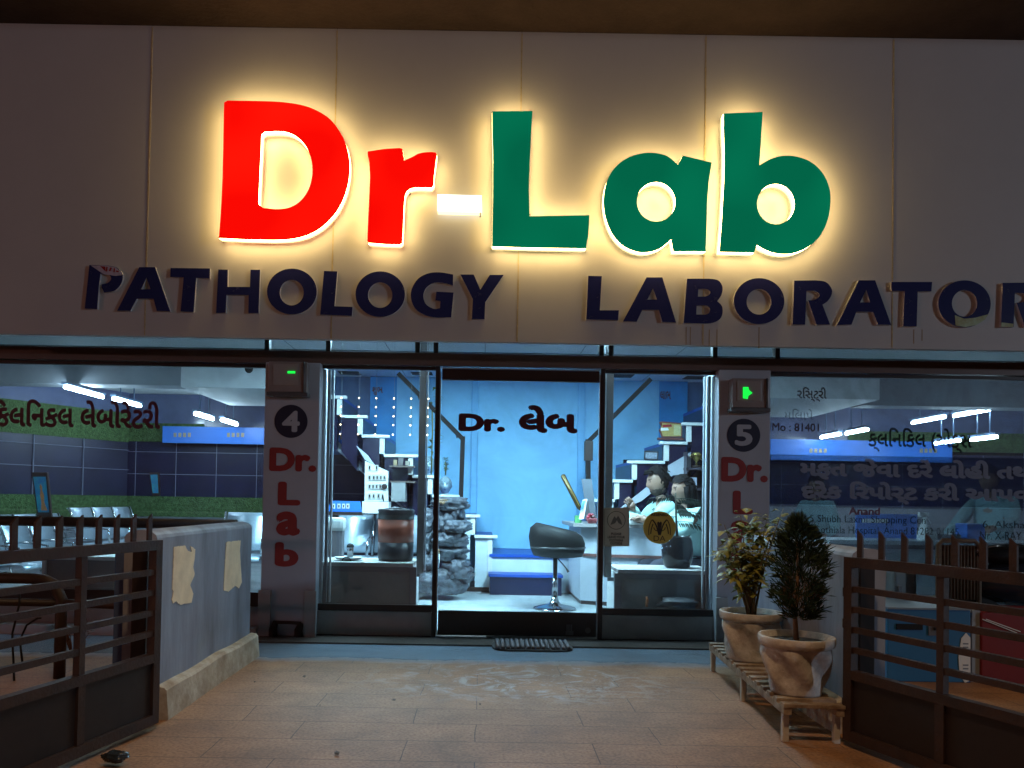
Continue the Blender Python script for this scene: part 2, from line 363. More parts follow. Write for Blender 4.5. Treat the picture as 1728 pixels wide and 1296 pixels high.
o = MB().box((-8, YG - .06, ZH), (10, YG + .06, ZS)).build("window_header", M_head); tag(o, "long brown header beam over the shop windows and door", "beam")
o = MB().box((-8, YG + .0, 2.601), (10, YG + .08, ZT - .002)).build("upper_wall", M_back); tag(o, "dark hidden wall between transom strip and concrete slab", "wall")

# ---------------------------------------------------------------- big lit letters
YL = YF - .100
BIG = [
 ("big_letter_d", "large red lit capital D of the shop sign", (340, 150, 4.629), M_red,
  [[(178, 108), (205, 92), (420, 95), (640, 105, 1), (830, 140, 1), (990, 225, 1), (1090, 350, 1), (1145, 490, 1), (1158, 640, 1), (1130, 800, 1), (1060, 950, 1), (950, 1070, 1), (830, 1140, 1), (700, 1172, 1), (560, 1180), (350, 1176), (137, 1165), (150, 1000), (165, 700), (172, 400), (175, 180)],
   [(468, 355), (490, 335), (600, 330, 1), (690, 345, 1), (770, 395, 1), (830, 475, 1), (862, 570, 1), (865, 680, 1), (835, 790, 1), (770, 880, 1), (680, 930, 1), (580, 942), (480, 930), (450, 905), (445, 880), (455, 650), (465, 450)]]),
 ("big_letter_r", "large red lit lower-case r beside the red D", (600, 220, 5.892), M_red,
  [[(122, 212), (300, 184), (440, 177), (465, 185), (478, 250), (487, 298), (560, 268, 1), (620, 235, 1), (690, 219, 1), (760, 216, 1), (800, 222), (808, 245), (795, 350), (782, 450), (778, 545), (755, 570), (620, 568, 1), (545, 580, 1), (503, 620, 1), (487, 690, 1), (478, 850), (472, 1000), (465, 1120), (440, 1135), (300, 1132), (125, 1118), (118, 1095), (130, 800), (145, 480), (138, 320), (122, 250)]]),
 ("big_hyphen", "white lit hyphen bar between red r and green L", (600, 220, 5.892), M_hyph, [[(815, 637), (1255, 650), (1256, 812), (815, 800)]]),
 ("big_letter_l", "tall green lit capital L of the shop sign", (810, 170, 4.8), M_green,
  [[(98, 88), (425, 84), (414, 280), (402, 500), (395, 720), (402, 936), (650, 932), (885, 928), (884, 1000), (876, 1100), (858, 1197), (400, 1190), (98, 1180), (104, 800), (105, 500), (100, 250)]]),
 ("big_letter_a", "round green lit lower-case a between green L and b", (1000, 170, 4.114), M_green,
  [[(590, 445), (545, 405, 1), (500, 378, 1), (430, 363, 1), (350, 365, 1), (260, 390, 1), (180, 440, 1), (120, 515, 1), (85, 610, 1), (76, 720, 1), (95, 830, 1), (140, 930, 1), (210, 1005, 1), (300, 1046, 1), (380, 1052, 1), (460, 1030, 1), (515, 990, 1), (545, 962), (560, 1046), (785, 1046), (790, 900), (795, 700), (806, 560), (826, 430), (720, 404), (625, 382), (610, 410)],
   ell(441, 702, 134, 138)]),
 ("big_letter_b", "green lit lower-case b ending the shop sign", (1000, 170, 4.114), M_green,
  [[(910, 90), (1180, 78), (1170, 250), (1160, 400), (1157, 450), (1230, 408, 1), (1320, 383, 1), (1420, 390, 1), (1520, 430, 1), (1600, 510, 1), (1645, 620, 1), (1648, 740, 1), (1620, 860, 1), (1560, 960, 1), (1470, 1030, 1), (1370, 1062, 1), (1270, 1058, 1), (1190, 1030, 1), (1142, 1000), (1120, 1055), (880, 1050), (896, 850), (913, 550), (915, 350), (910, 200)],
   ell(1272, 718, 131, 141)]),
]
for nm, lab, (ox, oy, sc), m, cs in BIG:
    lp = loops([spline(c) for c in cs], ox, oy, sc, YL)
    c0 = sum(lp[0], Vector()) / len(lp[0])
    t = thing(nm, lab, "sign letter", (c0.x, YF, min(p.z for p in lp[0])), group="big lit sign letters")
    MB().prism(lp, (0, -.003, 0), (0, .004, 0)).build("face", m, t)
    s = MB()                                               # the translucent glowing return behind the face
    for l in lp:
        for a, b in zip(l, l[1:] + l[:1]): 
            s.mi = 0; s.quad([a + Vector((0, .004, 0)), b + Vector((0, .004, 0)), b + Vector((0, .034, 0)), a + Vector((0, .034, 0))])
            s.mi = 1; s.quad([a + Vector((0, .034, 0)), b + Vector((0, .034, 0)), b + Vector((0, .070, 0)), a + Vector((0, .070, 0))])
    s.build("rim", [M_rimb, M_rimb] if nm == "big_hyphen" else [M_rim, M_rimb], t)
    for k in (0, len(lp[0]) // 3, 2 * len(lp[0]) // 3):
        q = c0.lerp(lp[0][k], .93); MB().tube([(q.x, YL + .006, q.z), (q.x, YF + .001, q.z)], .006, 8).build("standoff_pin", M_alud, t)

# ---------------------------------------------------------------- navy letters
Z5, Z6, Z7, Z8 = (130, 430, 4.670), (490, 430, 4.670), (970, 440, 4.547), (1330, 440, 4.342)
def oo(l, r, t, b, l2, r2, t2, b2): return [ell((l+r)/2, (t+b)/2, (r-l)/2, (b-t)/2, 48), ell((l2+r2)/2, (t2+b2)/2, (r2-l2)/2, (b2-t2)/2, 36)]
RR = [(45, 145), (200, 143), (275, 155, 1), (318, 205, 1), (318, 250, 1), (290, 295, 1), (252, 322), (308, 468), (208, 468), (147, 290), (190, 288, 1), (226, 265, 1), (226, 240, 1), (190, 220), (135, 220), (125, 468), (32, 468)]
R2 = [(p[0] + 1527, p[1] + 17, *p[2:]) for p in RR]
NAVY = [
 ("p", "navy letter P with its top film torn off, at the left end", Z5, [[(97, 80), (230, 82), (310, 100, 1), (352, 140, 1), (360, 185, 1), (340, 240, 1), (290, 285, 1), (215, 298), (192, 255), (195, 232), (240, 222, 1), (268, 190, 1), (250, 158, 1), (185, 150), (172, 250), (158, 428), (60, 425)]]),
 ("a", "navy letter A right after the torn P", Z5, [[(490, 97), (615, 97), (735, 447), (628, 443), (602, 347), (470, 347), (420, 442), (315, 442)], [(547, 180), (578, 270), (505, 272)]]),
 ("t", "navy letter T under the left edge of the red D", Z5, [[(737, 103), (1048, 107), (1045, 188), (940, 182), (918, 452), (815, 448), (840, 178), (735, 175)]]),
 ("h", "navy letter H, the only H of the lettering, below the red D", Z5, [[(1113, 115), (1188, 117), (1186, 252), (1362, 253), (1367, 117), (1443, 117), (1430, 460), (1350, 460), (1352, 318), (1178, 316), (1172, 458), (1095, 460)]]),
 ("o", "navy letter O between H and L, below the red D", Z6, oo(-184, 208, 108, 470, -84, 105, 197, 398)),
 ("l", "navy letter L between the two O's of the first word", Z6, [[(265, 127), (370, 130), (347, 405), (490, 410), (485, 482), (235, 472)]]),
 ("o", "navy letter O between L and G, below the red r", Z6, oo(513, 903, 130, 490, 612, 803, 217, 418)),
 ("g", "navy letter G, the only G of the lettering", Z6, [[(1283, 155), (1282, 242), (1200, 222, 1), (1130, 222, 1), (1070, 260, 1), (1048, 325, 1), (1070, 390, 1), (1130, 425, 1), (1178, 420), (1182, 365), (1143, 358), (1150, 290), (1287, 297), (1268, 492), (1150, 495, 1), (1060, 475, 1), (985, 425, 1), (950, 340, 1), (960, 260, 1), (1010, 185, 1), (1090, 145, 1), (1180, 138, 1)]]),
 ("y", "navy letter Y closing the first word, below the green L", Z6, [[(1340, 155), (1445, 155), (1497, 275), (1572, 158), (1682, 158), (1537, 372), (1530, 508), (1430, 508), (1438, 350)]]),
 ("l", "navy letter L opening the second word, below the green L's foot", Z7, [[(103, 115), (207, 118), (192, 380), (338, 380), (332, 457), (87, 450)]]),
 ("a", "navy letter A between L and B, below the green a", Z7, [[(550, 127), (672, 127), (778, 475), (672, 470), (645, 378), (518, 378), (475, 468), (370, 465)], [(600, 212), (630, 298), (557, 298)]]),
 ("b", "navy letter B with rust runs beneath, the only navy B", Z7, [[(860, 137), (1030, 137), (1100, 150, 1), (1133, 200, 1), (1125, 262, 1), (1093, 310), (1130, 350, 1), (1132, 410, 1), (1105, 455, 1), (1040, 480, 1), (950, 482), (835, 478)], [(948, 218), (1010, 218, 1), (1040, 238, 1), (1030, 262, 1), (1000, 275), (945, 275)], [(935, 345), (1005, 343, 1), (1035, 365, 1), (1030, 400, 1), (1000, 413), (932, 412)]]),
 ("o", "navy letter O between B and R, below the green b", Z7, oo(1220, 1608, 133, 487, 1318, 1508, 217, 413)),
 ("r", "navy letter R with all its film on, between O and A", Z8, [RR]),
 ("a", "navy letter A touching the last T, beside a seam", Z8, [[(518, 143), (638, 143), (755, 470), (658, 468), (622, 375), (500, 375), (465, 468), (358, 472)], [(572, 212), (600, 305), (528, 305)]]),
 ("t", "navy letter T standing right against a fascia seam", Z8, [[(758, 155), (1055, 155), (1050, 225), (950, 225), (942, 482), (843, 480), (853, 222), (760, 222)]]),
 ("o", "navy letter O with its bottom film peeled to pale green", Z8, oo(1100, 1485, 143, 488, 1200, 1385, 215, 410)),
 ("r", "navy letter R with a pale peeled foot at the right edge", Z8, [R2]),
]
YN = YF - .022
for i, (nm, lab, (ox, oy, sc), cs) in enumerate(NAVY):
    lp = loops([spline(c) for c in cs], ox, oy, sc, YN)
    c0 = sum(lp[0], Vector()) / len(lp[0])
    t = thing("navy_letter_" + nm, lab, "sign letter", (c0.x, YF, min(p.z for p in lp[0])), group="navy sign letters")
    s = MB(); s.prism(lp, (0, 0, 0), (0, .022, 0), mi_side=1); s.build("plate", [M_navy, M_edge], t)
    peel = {0: [[(108, 84), (230, 84), (305, 100), (350, 140), (352, 160), (300, 166), (205, 150), (150, 112)]],
            16: [[(1222, 398), (1290, 425), (1370, 418), (1468, 392), (1440, 434), (1380, 470), (1300, 486), (1228, 474)]],
            17: [[(1564, 452), (1651, 462), (1649, 484), (1561, 484)]]}.get(i)
    if peel:
        MB().prism(loops(peel, ox, oy, sc, YN - .002), (0, 0, 0), (0, .0015, 0)).build("peeled_patch", M_peel2 if i == 0 else M_peel, t)
    if i == 0:
        s = MB()
        for q in ([(230, 92), (242, 96), (236, 134), (226, 128)], [(262, 98), (276, 102), (262, 130), (250, 126)], [(290, 104), (300, 108), (296, 138), (286, 136)], [(310, 122), (330, 128), (326, 138), (306, 134)], [(180, 88), (222, 92), (224, 130), (206, 112)]):
            s.prism(loops([q], ox, oy, sc, YN - .004), (0, 0, 0), (0, .001, 0))
        s.build("torn_red_print", M_crim, t)

# ---------------------------------------------------------------- pillars
def pillar(px0, px1, lab):
    x0, x1 = P(px0, 840, 5.9).x, P(px1, 840, 5.9).x
    t = thing("pillar", lab, "pillar", ((x0 + x1) / 2, 5.9, 0), group="white shop pillars")
    s = MB(); s.box((x0, 5.9, .012), (x1, 6.3, ZH)); s.build("shaft", M_pillar, t, bevel=.008)
    w = x1 - x0
    for a in (x0 - .01, x1 - w * .2): MB().box((a, 5.872, .0), (a + w * .2 + .01, 5.899, .36)).build("base_cladding", M_plinth, t, bevel=.004)
    s = MB()
    for a in (x0 + w * .21, x1 - w * .33): s.tube([(a + .02, 5.88, .012), (a + .02, 5.87, .06), (a + .035, 5.885, .115)], [.034, .03, .022])
    s.bar((x0 + w * .25, 5.885, .118), (x1 - w * .25, 5.885, .112), .03, .02)
    s.build("base_stain", mat("dark_mortar", (.05, .035, .028), .9), t)
    return t
YP = 5.897
p4 = pillar(443, 536, "white pillar numbered 4 with red vertical lettering")
p5 = pillar(1211, 1299, "white pillar numbered 5 behind the potted plants")
M_disc = mat("navy_disc", (.022, .022, .05), .5); M_pred = mat("red_letter_film", (.33, .035, .035), .5, var=.15); M_pw = mat("white_letter_film", (.45, .47, .53), .5)
for t, c, d, words in ((p4, (491, 711), "4", (("Dr.", (454.5, 755.6, 534, 796)), ("L", (469, 813, 507, 853)), ("a", (466, 863, 506.5, 904)), ("b", (464, 915, 504, 956.5)))),
                       (p5, (1255, 734.5), "5", (("Dr.", (1217, 771.6, 1296, 813.7)), ("L", (1236.7, 828, 1270.7, 868)), ("a", (1233, 878, 1271, 920)), ("b", (1232, 930, 1269, 972))))):
    b = MB(); b.prism([[P(x, y, YP) for x, y in ell(*c, 28, 28)]], (0, 0, 0), (0, .0025, 0)); b.build("number_disc", M_disc, t)
    text(d, (c[0] - 15, c[1] - 18, c[0] + 15, c[1] + 18), YP - .002, M_pw, t, .035, "number")
    for w, r in words: text(w, r, YP, M_pred, t, .05)
# meter boxes on top of the pillars
def meter(px0, py0, px1, py1, lab, shape):
    a, b = P(px0, py0, 5.86), P(px1, py1, 5.86)
    t = thing("meter_box", lab, "meter box", ((a.x + b.x) / 2, 5.9, b.z), group="meter boxes on the pillars")
    MB().box((a.x, 5.80, b.z), (b.x, 5.898, a.z)).build("case", mat("meter_case", (.30, .25, .24), .35, var=.2), t, bevel=.006)
    MB().box((a.x - .01, 5.79, b.z - .03), (b.x + .01, 5.898, b.z - .002)).build("lower_lip", M_alud, t, bevel=.004)
    w = b.x - a.x
    MB().tube([(b.x - .02, 5.795, a.z), (b.x - .018, 5.79, (a.z + b.z) / 2), (b.x - .02, 5.80, b.z - .02)], .008).build("cable", M_alud, t)
    MB().box((a.x + w*.12, 5.795, b.z + .05), (b.x - w*.22, 5.801, a.z - .02)).build("cover", mat("meter_cover", (.34, .29, .28), .15, coat=.6), t, bevel=.002)
    q = [P(x, y, 5.79) for x, y in shape]
    MB().prism([q], (0, 0, 0), (0, .006, 0)).build("green_light", emis("green_led", (.01, .75, .06), 1.4), t)
meter(457, 612, 520, 664, "meter box with a thin green bar light on pillar 4", [(485, 626), (498, 626), (498, 630), (485, 630)])
meter(1232, 640, 1293, 690, "meter box with a bright green light on pillar 5", [(1254, 653), (1263, 653), (1264, 658), (1270, 663), (1263, 668), (1262, 673), (1254, 672)])

# ---------------------------------------------------------------- windows and door
def pane(parent, px0, px1, z0, z1, Y, m=None, name="pane"):
    a, b = P(px0, 830, Y).x, P(px1, 830, Y).x
    return MB().box((a, Y - .004, z0), (b, Y + .004, z1)).build(name, m or M_glass, parent)
ZB = .22
def bay(px0, px1, lab, jamb):
    a, b = P(px0, 830, YG).x, P(px1, 830, YG).x
    t = thing("shop_window", lab, "window", ((a + b) / 2, YG, .2), group="shop window bays")
    pane(t, px0, px1, ZB + .03, ZH - .002, YG)
    MB().box((a, YG - .02, ZB - .02), (b, YG + .02, ZB + .03)).build("bottom_rail", M_frame, t, bevel=.003)
    MB().box((a, YG - .02, ZH - .028), (b, YG + .02, ZH - .003)).build("top_rail", M_frame, t, bevel=.003)
    j = a if jamb < 0 else b
    for k, (d, w, m) in enumerate(((.0, .04, M_alu), (.05, .022, M_alud), (.085, .012, M_alu))):
        MB().box((j - jamb * d, YG + .012 + .02 * k, ZB + .032), (j - jamb * (d + w), YG + .05 + .02 * k, ZH - .03)).build("jamb", m, t, bevel=.003)
    return t
wl = bay(537, 734, "window bay left of the glass door, with fairy lights inside", -1)
wr = bay(1018, 1211, "window bay right of the glass door, with two stickers on it", 1)
def plinth(px0, px1, lab):
    a, b = P(px0, 1050, YG).x, P(px1, 1050, YG).x
    o = MB().box((a, YG - .03, .016), (b, YG + .06, ZB - .022)).build("plinth_wall", M_plinth, bevel=.004); tag(o, lab, "wall")
plinth(527, 733, "low grey plinth wall under the window left of the door")
plinth(1006, 1209, "low grey plinth wall under the window right of the door")
o = MB().box((-1.85, 5.66, 0), (2.35, 6.05, .012)).build("granite_threshold", M_step); tag(o, "dark granite strip along the foot of the shopfront", "threshold")
for px, lab in ((736, "dark door post on the left of the glass door"), (1014, "dark door post on the right of the glass door")):
    x = P(px, 830, YG).x
    t = thing("door_post", lab, "door post", (x, YG, .02))
    MB().box((x - .017, YG - .045, .013), (x + .017, YG + .03, ZH)).build("post", M_frame, t, bevel=.003)
    sg = 1 if px < 800 else -1
    MB().box((x + sg * .018, YG - .04, .05), (x + sg * .026, YG + .0, ZH - .04)).build("edge_strip", M_alu, t)  # pale metal strip standing in for light through the door gap
dr = thing("glass_door", "frameless glass door with maroon lettering between two posts", "door", (P(875, 1050, YG).x, YG, .02))
pane(dr, 743, 1008, .20, ZH - .10, YG - .02)
xa, xb = P(743, 830, YG).x, P(1008, 830, YG).x
MB().box((xa, YG - .04, .03), (xb, YG, .215)).build("bottom_rail", M_frame, dr, bevel=.004)
MB().box((xa, YG - .04, ZH - .105), (xb, YG, ZH - .02)).build("top_rail", mat("maroon_rail", (.035, .014, .010), .4), dr, bevel=.004)
MB().box((xa, YG - .038, ZH - .018), (xb, YG - .002, ZH - .008)).build("top_gap_line", M_alu, dr)  # pale line standing in for light through the gap above the door
MB().box((P(820, 1075, YG).x, YG - .03, .016), (xb, YG - .01, .026)).build("sill_gap_line", M_alu, dr)  # pale line standing in for light through the gap under the door
s = MB(); c = P(961, 1065, YG - .042); s.box((c.x - .03, c.y - .003, c.z - .03), (c.x + .03, c.y + .003, c.z))
for dx in (-.018, -.004, .014): s.box((c.x + dx - .005, c.y - .003, c.z + .001), (c.x + dx + .005, c.y + .003, c.z + .05))
s.build("castle_glint", M_alud, dr)  # castle-shaped metal mark standing in for a glint on the rail
c = P(992, 1064, YG - .042); MB().prism([[c + Vector((.022 * math.cos(a), 0, .022 * math.sin(a))) for a in [k * math.pi / 10 for k in range(20)]]], (0, -.004, 0), (0, .004, 0)).build("round_glint", M_alud, dr)  # round metal mark added for a reflected glint on the rail
text("Dr.", (773.8, 698, 852.4, 728.5), YG - .026, M_vred, dr, .06)
text("લેબ", (875.5, 684, 975, 731), YG - .026, M_vred, dr, .055)

# side windows, wide
def side_window(xL, xR, lab, glass, posts):
    t = thing("display_window", lab, "window", ((xL + xR) / 2, YG, .3))
    MB().box((xL, YG - .004, .33), (xR, YG + .004, ZH - .002)).build("pane", glass, t)
    MB().box((xL, YG - .02, .22), (xR, YG + .02, .329)).build("bottom_rail", M_frame, t, bevel=.003)
    MB().box((xL, YG - .02, ZH - .03), (xR, YG + .02, ZH - .003)).build("top_rail", M_frame, t, bevel=.003)
    return t
xp4a, xp4b = P(443, 840, 5.9).x, P(536, 840, 5.9).x
xp5a, xp5b = P(1211, 840, 5.9).x, P(1299, 840, 5.9).x
sl = side_window(-6.8, xp4a - .012, "wide clear window on the left with maroon Gujarati lettering", M_glass, 0)
sr = side_window(xp5b + .012, 8.2, "wide dusty window on the right with a navy banner across it", M_glassR, 0)
text("િકલિનકલ લેબોરેટરી", (-14, 675, 271, 722), YG - .008, mat("maroon_window_film", (.11, .016, .03), .5), sl, .03)
o = MB().box((-6.8, YG - .03, .0), (xp4a - .012, YG + .06, .219)).build("plinth_wall", M_plinth); tag(o, "low grey plinth wall under the wide left window", "wall")
o = MB().box((-6.8, YG - .14, .0), (xp4a - .02, YG - .031, .07)).build("plinth_ledge", M_white); tag(o, "thin pale ledge at the foot of the left plinth wall", "ledge")
o = MB().box((xp5b + .012, YG - .03, .0), (8.2, YG + .06, .219)).build("plinth_wall", M_plinth); tag(o, "low grey plinth wall under the wide right window", "wall")
x0 = xp5b + .012
def zband(y): return P(1500, y, YG).z
MB().quad([(x0, YG - .007, zband(854)), (8.2, YG - .007, zband(854)), (8.2, YG - .007, zband(770)), (x0, YG - .007, zband(770))]).build("navy_banner", M_vnavy, sr)
MB().quad([(x0, YG - .007, zband(926)), (8.2, YG - .007, zband(926)), (8.2, YG - .007, zband(854.4)), (x0, YG - .007, zband(854.4))]).build("frosted_banner", M_vgrey, sr)
for w, r, m, bo in (("મફત જેવા દરે લોહી તથા", (1350, 775, 1752, 812), M_vtext, .05), ("દરેક િરપોર્ટ કરી આપવા", (1352, 814, 1752, 852), M_vtext, .05),
                ("Anand", (1432, 856, 1485, 869), mat("red_window_film", (.16, .02, .03), .5), .03), ("3,4,5 Shubh Laxmi Shopping Cen", (1343, 870, 1562, 886), M_vdark, 0),
                ("Vijay Kothiala Hospital, Anand 81282 01145", (1340, 889, 1618, 905), M_vdark, 0), ("6, Akshar", (1658, 879, 1738, 893), M_vdark, 0), ("Nr. X-RAY", (1654, 897, 1724, 911), M_vdark, 0),
                ("રિસ્ટ્રી", (1345, 653, 1395, 678), M_vfred, .03), ("મિલાપે", (1324, 690, 1372, 708), M_vfd, 0), ("Mo : 81401", (1303, 714, 1382, 728), M_vfred, .02),
                ("ક્લિનિકલ (એક્સ", (1465, 722, 1640, 764), film("dim_vinyl_letter", (.03, .035, .06), .72, .02), .03)):
    text(w, r, YG - .0085, m, sr, bo)
# ---------------------------------------------------------------- hall shell
YB, ZC, ZF = 11.8, 2.63, .05
def wallthing(mb, name, lab, m, cat="wall", **k):
    o = mb.build(name, m, **k); tag(o, lab, cat); return o
def tiled(x0, x1, Y, z0, z1, dx, dz):
    """dark tiles with real joint lines: returns tile mesh and joint mesh builders, front at Y"""
    t = MB(); t.box((x0, Y, z0), (x1, Y + .08, z1)); j = MB()
    k = x0 + dx
    while k < x1 - .02: j.box((k - .004, Y - .002, z0), (k + .004, Y + .01, z1)); k += dx
    z = z0 + dz
    while z < z1 - .02: j.box((x0, Y - .003, z - .004), (x1, Y + .01, z + .004)); z += dz
    return t, j
bw = thing("hall_back_wall", "dark navy tiled back wall of the waiting hall with two green turf bands", "wall", (0, YB, ZF))
zt0, zt1 = P(300, 872, YB).z, P(300, 838, YB).z
zu0, zu1 = P(300, 746, YB).z, P(300, 715, YB).z
MB().box((-7.2, YB, ZF), (8.4, YB + .1, zt0)).build("lower_wall", M_plaster, bw)
t_, j_ = tiled(-7.2, 8.4, YB, zt1, zu0, .62, .34); t_.build("tile", M_tile, bw); j_.build("joint", M_grout, bw)
MB().box((2.6, YB, zt0), (8.4, YB + .09, zt1)).build("lower_wall", M_plaster, bw)
MB().box((-7.2, YB - .02, zt0), (2.59, YB + .08, zt1)).build("turf_band", M_turf, bw)
MB().box((-7.2, YB - .02, zu0), (-4.3, YB + .08, zu1)).build("turf_band", M_turf, bw)
MB().box((5.6, YB - .02, zu0 + .05), (8.4, YB + .08, zu1 + .06)).build("turf_band", M_turf, bw)
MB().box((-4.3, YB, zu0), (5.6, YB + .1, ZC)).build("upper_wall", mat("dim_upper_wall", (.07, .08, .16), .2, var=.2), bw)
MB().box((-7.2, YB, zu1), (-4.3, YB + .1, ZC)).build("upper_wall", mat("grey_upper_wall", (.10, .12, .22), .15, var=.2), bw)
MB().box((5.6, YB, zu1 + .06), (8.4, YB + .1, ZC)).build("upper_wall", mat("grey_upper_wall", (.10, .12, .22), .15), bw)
# slanting side wall at the far left, same finish
aw = thing("angled_hall_wall", "short slanting side wall at the far left with a bright green turf band", "wall", (-6.6, 9, ZF))
def slab_between(a, b, z0, z1, th=.06):
    m = MB(); m.bar((a[0], a[1], (z0 + z1) / 2), (b[0], b[1], (z0 + z1) / 2), th, z1 - z0); return m
A_, B_ = (-7.6, 8.0), (-5.46, YB - .05)
slab_between(A_, B_, ZF, zt0 - .04).build("lower_wall", M_plaster, aw)
slab_between(A_, B_, zt0 - .04, zt1, .09).build("turf_band", M_turf, aw)
slab_between(A_, B_, zt1, zu0 - .02).build("tile", M_tile, aw)
slab_between(A_, B_, zu0 - .02, zu1 + .14, .09).build("turf_band", M_turf, aw)
slab_between(A_, B_, zu1 + .14, ZC).build("upper_wall", mat("grey_upper_wall", (.10, .12, .22), .15), aw)
s = MB()
for k in range(1, 6):
    q = Vector(A_).lerp(Vector(B_), k / 6); s.box((q.x + .03, q.y - .035, zt1), (q.x + .042, q.y - .02, zu0 - .02))
q0, q1 = Vector((*A_, 0)), Vector((*B_, 0)); nrm = Vector((.05, -.03, 0))
for z in (1.45, 1.75): s.bar(q0 + nrm + Vector((0, 0, z)), q1 + nrm + Vector((0, 0, z)), .01, .008)
s.build("joint", M_grout, aw)
wallthing(MB().box((8.3, 6.06, ZF), (8.4, YB, ZC)), "right_side_wall", "plain side wall closing the hall at the far right", M_plaster)
wallthing(MB().box((-7.7, 6.06, ZF), (-7.6, YB, ZC)), "left_side_wall", "plain side wall closing the hall at the far left", M_plaster)
ce = thing("hall_ceiling", "pale board ceiling of the hall with slotted vents", "ceiling", (0, 9, ZC))
MB().box((-7.7, 6.09, ZC), (8.4, YB + .1, ZC + .05)).build("boards", M_ceil, ce)
s = MB()
for x in (-2.0, -1.0, .0, 1.0, 2.0): s.box((x - .004, 6.4, ZC - .002), (x + .004, 9.7, ZC + .01))
s.build("joint", mat("ceiling_joint", (.2, .21, .22), .8), ce)
for px, py in ((590, 629), (712, 630), (1050, 634), (1173, 637), (70, 613), (205, 615)):
    c = PZ(px, py, ZC)
    if c.y > 9.6: c.y = 9.2
    s = MB()
    for k in (-1, 0, 1): s.box((c.x - .13, c.y + k * .09 - .03, ZC - .006), (c.x + .13, c.y + k * .09 + .03, ZC - .001))
    s.build("vent_slot", mat("vent_dark", (.03, .03, .035), .8), ce)

# beams and boxed duct in the left and right rooms
b0 = P(305, 653, 8.62); bt = P(150, 648, 9.1).z
o = MB().box((-7.5, 9.1, bt), (-3.45, 9.4, ZC - .002)).build("ceiling_beam", M_beam); tag(o, "grey ceiling beam crossing the left waiting room", "beam")
o = MB().box((b0.x, 8.62, b0.z), (-1.95, 10.3, ZC - .002)).build("boxed_duct", M_ceil2); tag(o, "white boxed duct under the ceiling of the left room", "duct")
b1 = P(1462, 680, 9.0)
o = MB().box((2.95, 8.7, b1.z), (b1.x, 10.6, ZC - .002)).build("boxed_duct", M_ceil2); tag(o, "white boxed duct under the ceiling of the right room", "duct")
o = MB().box((b1.x + .05, 9.2, b1.z), (8.2, 9.5, ZC - .002)).build("ceiling_beam", M_beam); tag(o, "grey ceiling beam crossing the right room", "beam")

# tube lights: housing, tube, reflector slats, hanger
M_tube = emis("lit_tube", (.55, .83, 1), 95); M_house = mat("tube_housing", (.10, .16, .26), .3, metal=.3); M_refl = mat("tube_reflector", (.40, .55, .72), .25, metal=.6)
def tube(x, y0, y1, z, lab):
    t = thing("tube_light", lab, "tube light", (x, (y0 + y1) / 2, z), group="ceiling tube lights")
    MB().tube([(x, y0, z), (x, y1, z)], .021).build("tube", M_tube, t)
    MB().box((x - .035, y0 - .02, z + .03), (x + .035, y1 + .02, z + .06)).build("housing", M_house, t)
    s = MB()
    for k in (.25, .75): s.box((x - .006, y0 + k * (y1 - y0) - .006, z + .06), (x + .006, y0 + k * (y1 - y0) + .006, ZC))
    s.build("hanger", M_house, t)
for px, py0, py1, z, lab in ((175, 652, 0, 2.4, "near left"),): pass
TUBES = [(-4.87, 8.9, 9.78, 2.31, "front tube of the brightest row in the left room"), (-4.80, 9.92, 10.7, 2.31, "rear tube of the brightest row in the left room"),
         (-3.73, 9.9, 10.55, 2.13, "front tube beside the boxed duct in the left room"), (-3.64, 10.65, 11.3, 2.13, "rear tube beside the boxed duct in the left room"),
         (6.25, 9.5, 10.2, 2.30, "front tube of the brightest row in the right room"), (6.20, 10.32, 11.1, 2.30, "rear tube of the brightest row in the right room"),
         (5.10, 10.2, 10.8, 2.10, "front tube of the small row beside the right duct"), (5.06, 10.9, 11.5, 2.10, "rear tube of the small row beside the right duct"),
         (6.45, 9.65, 10.15, 1.98, "lower front tube standing in for a reflection in the right room"), (6.36, 10.25, 10.8, 1.98, "lower rear tube standing in for a reflection in the right room")]  # lower pair is a reflected tube row, built as lit tubes
for a in TUBES: tube(*a)
for x, y, lab in ((-5.6, 7.2, "ceiling panel light near the window of the left room"), (6.8, 7.4, "ceiling panel light near the window of the right room")):
    t = thing("ceiling_panel_light", lab, "ceiling light", (x, y, ZC)); MB().box((x - .25, y - .25, ZC - .02), (x + .25, y + .25, ZC - .003)).build("frame", M_white, t); MB().box((x - .22, y - .22, ZC - .024), (x + .22, y + .22, ZC - .021)).build("diffuser", emis("room_panel", (.60, .85, 1), 27), t)
# lobby ceiling panels, hidden from the street by the header
for i, (x, y) in enumerate(((-1.0, 6.5), (1.0, 6.5), (-1.0, 7.12), (1.0, 7.12))):
    lab = ("%s lobby ceiling panel light, %s" % (("left", "right")[i % 2], ("nearer the door", "farther from the door")[i // 2]))
    t = thing("ceiling_panel_light", lab, "ceiling light", (x, y, ZC))
    MB().box((x - .32, y - .28, ZC - .02), (x + .32, y + .28, ZC - .003)).build("frame", M_white, t)
    MB().box((x - .29, y - .25, ZC - .024), (x + .29, y + .25, ZC - .021)).build("diffuser", emis("lobby_panel", (.43, .80, 1), 118), t)

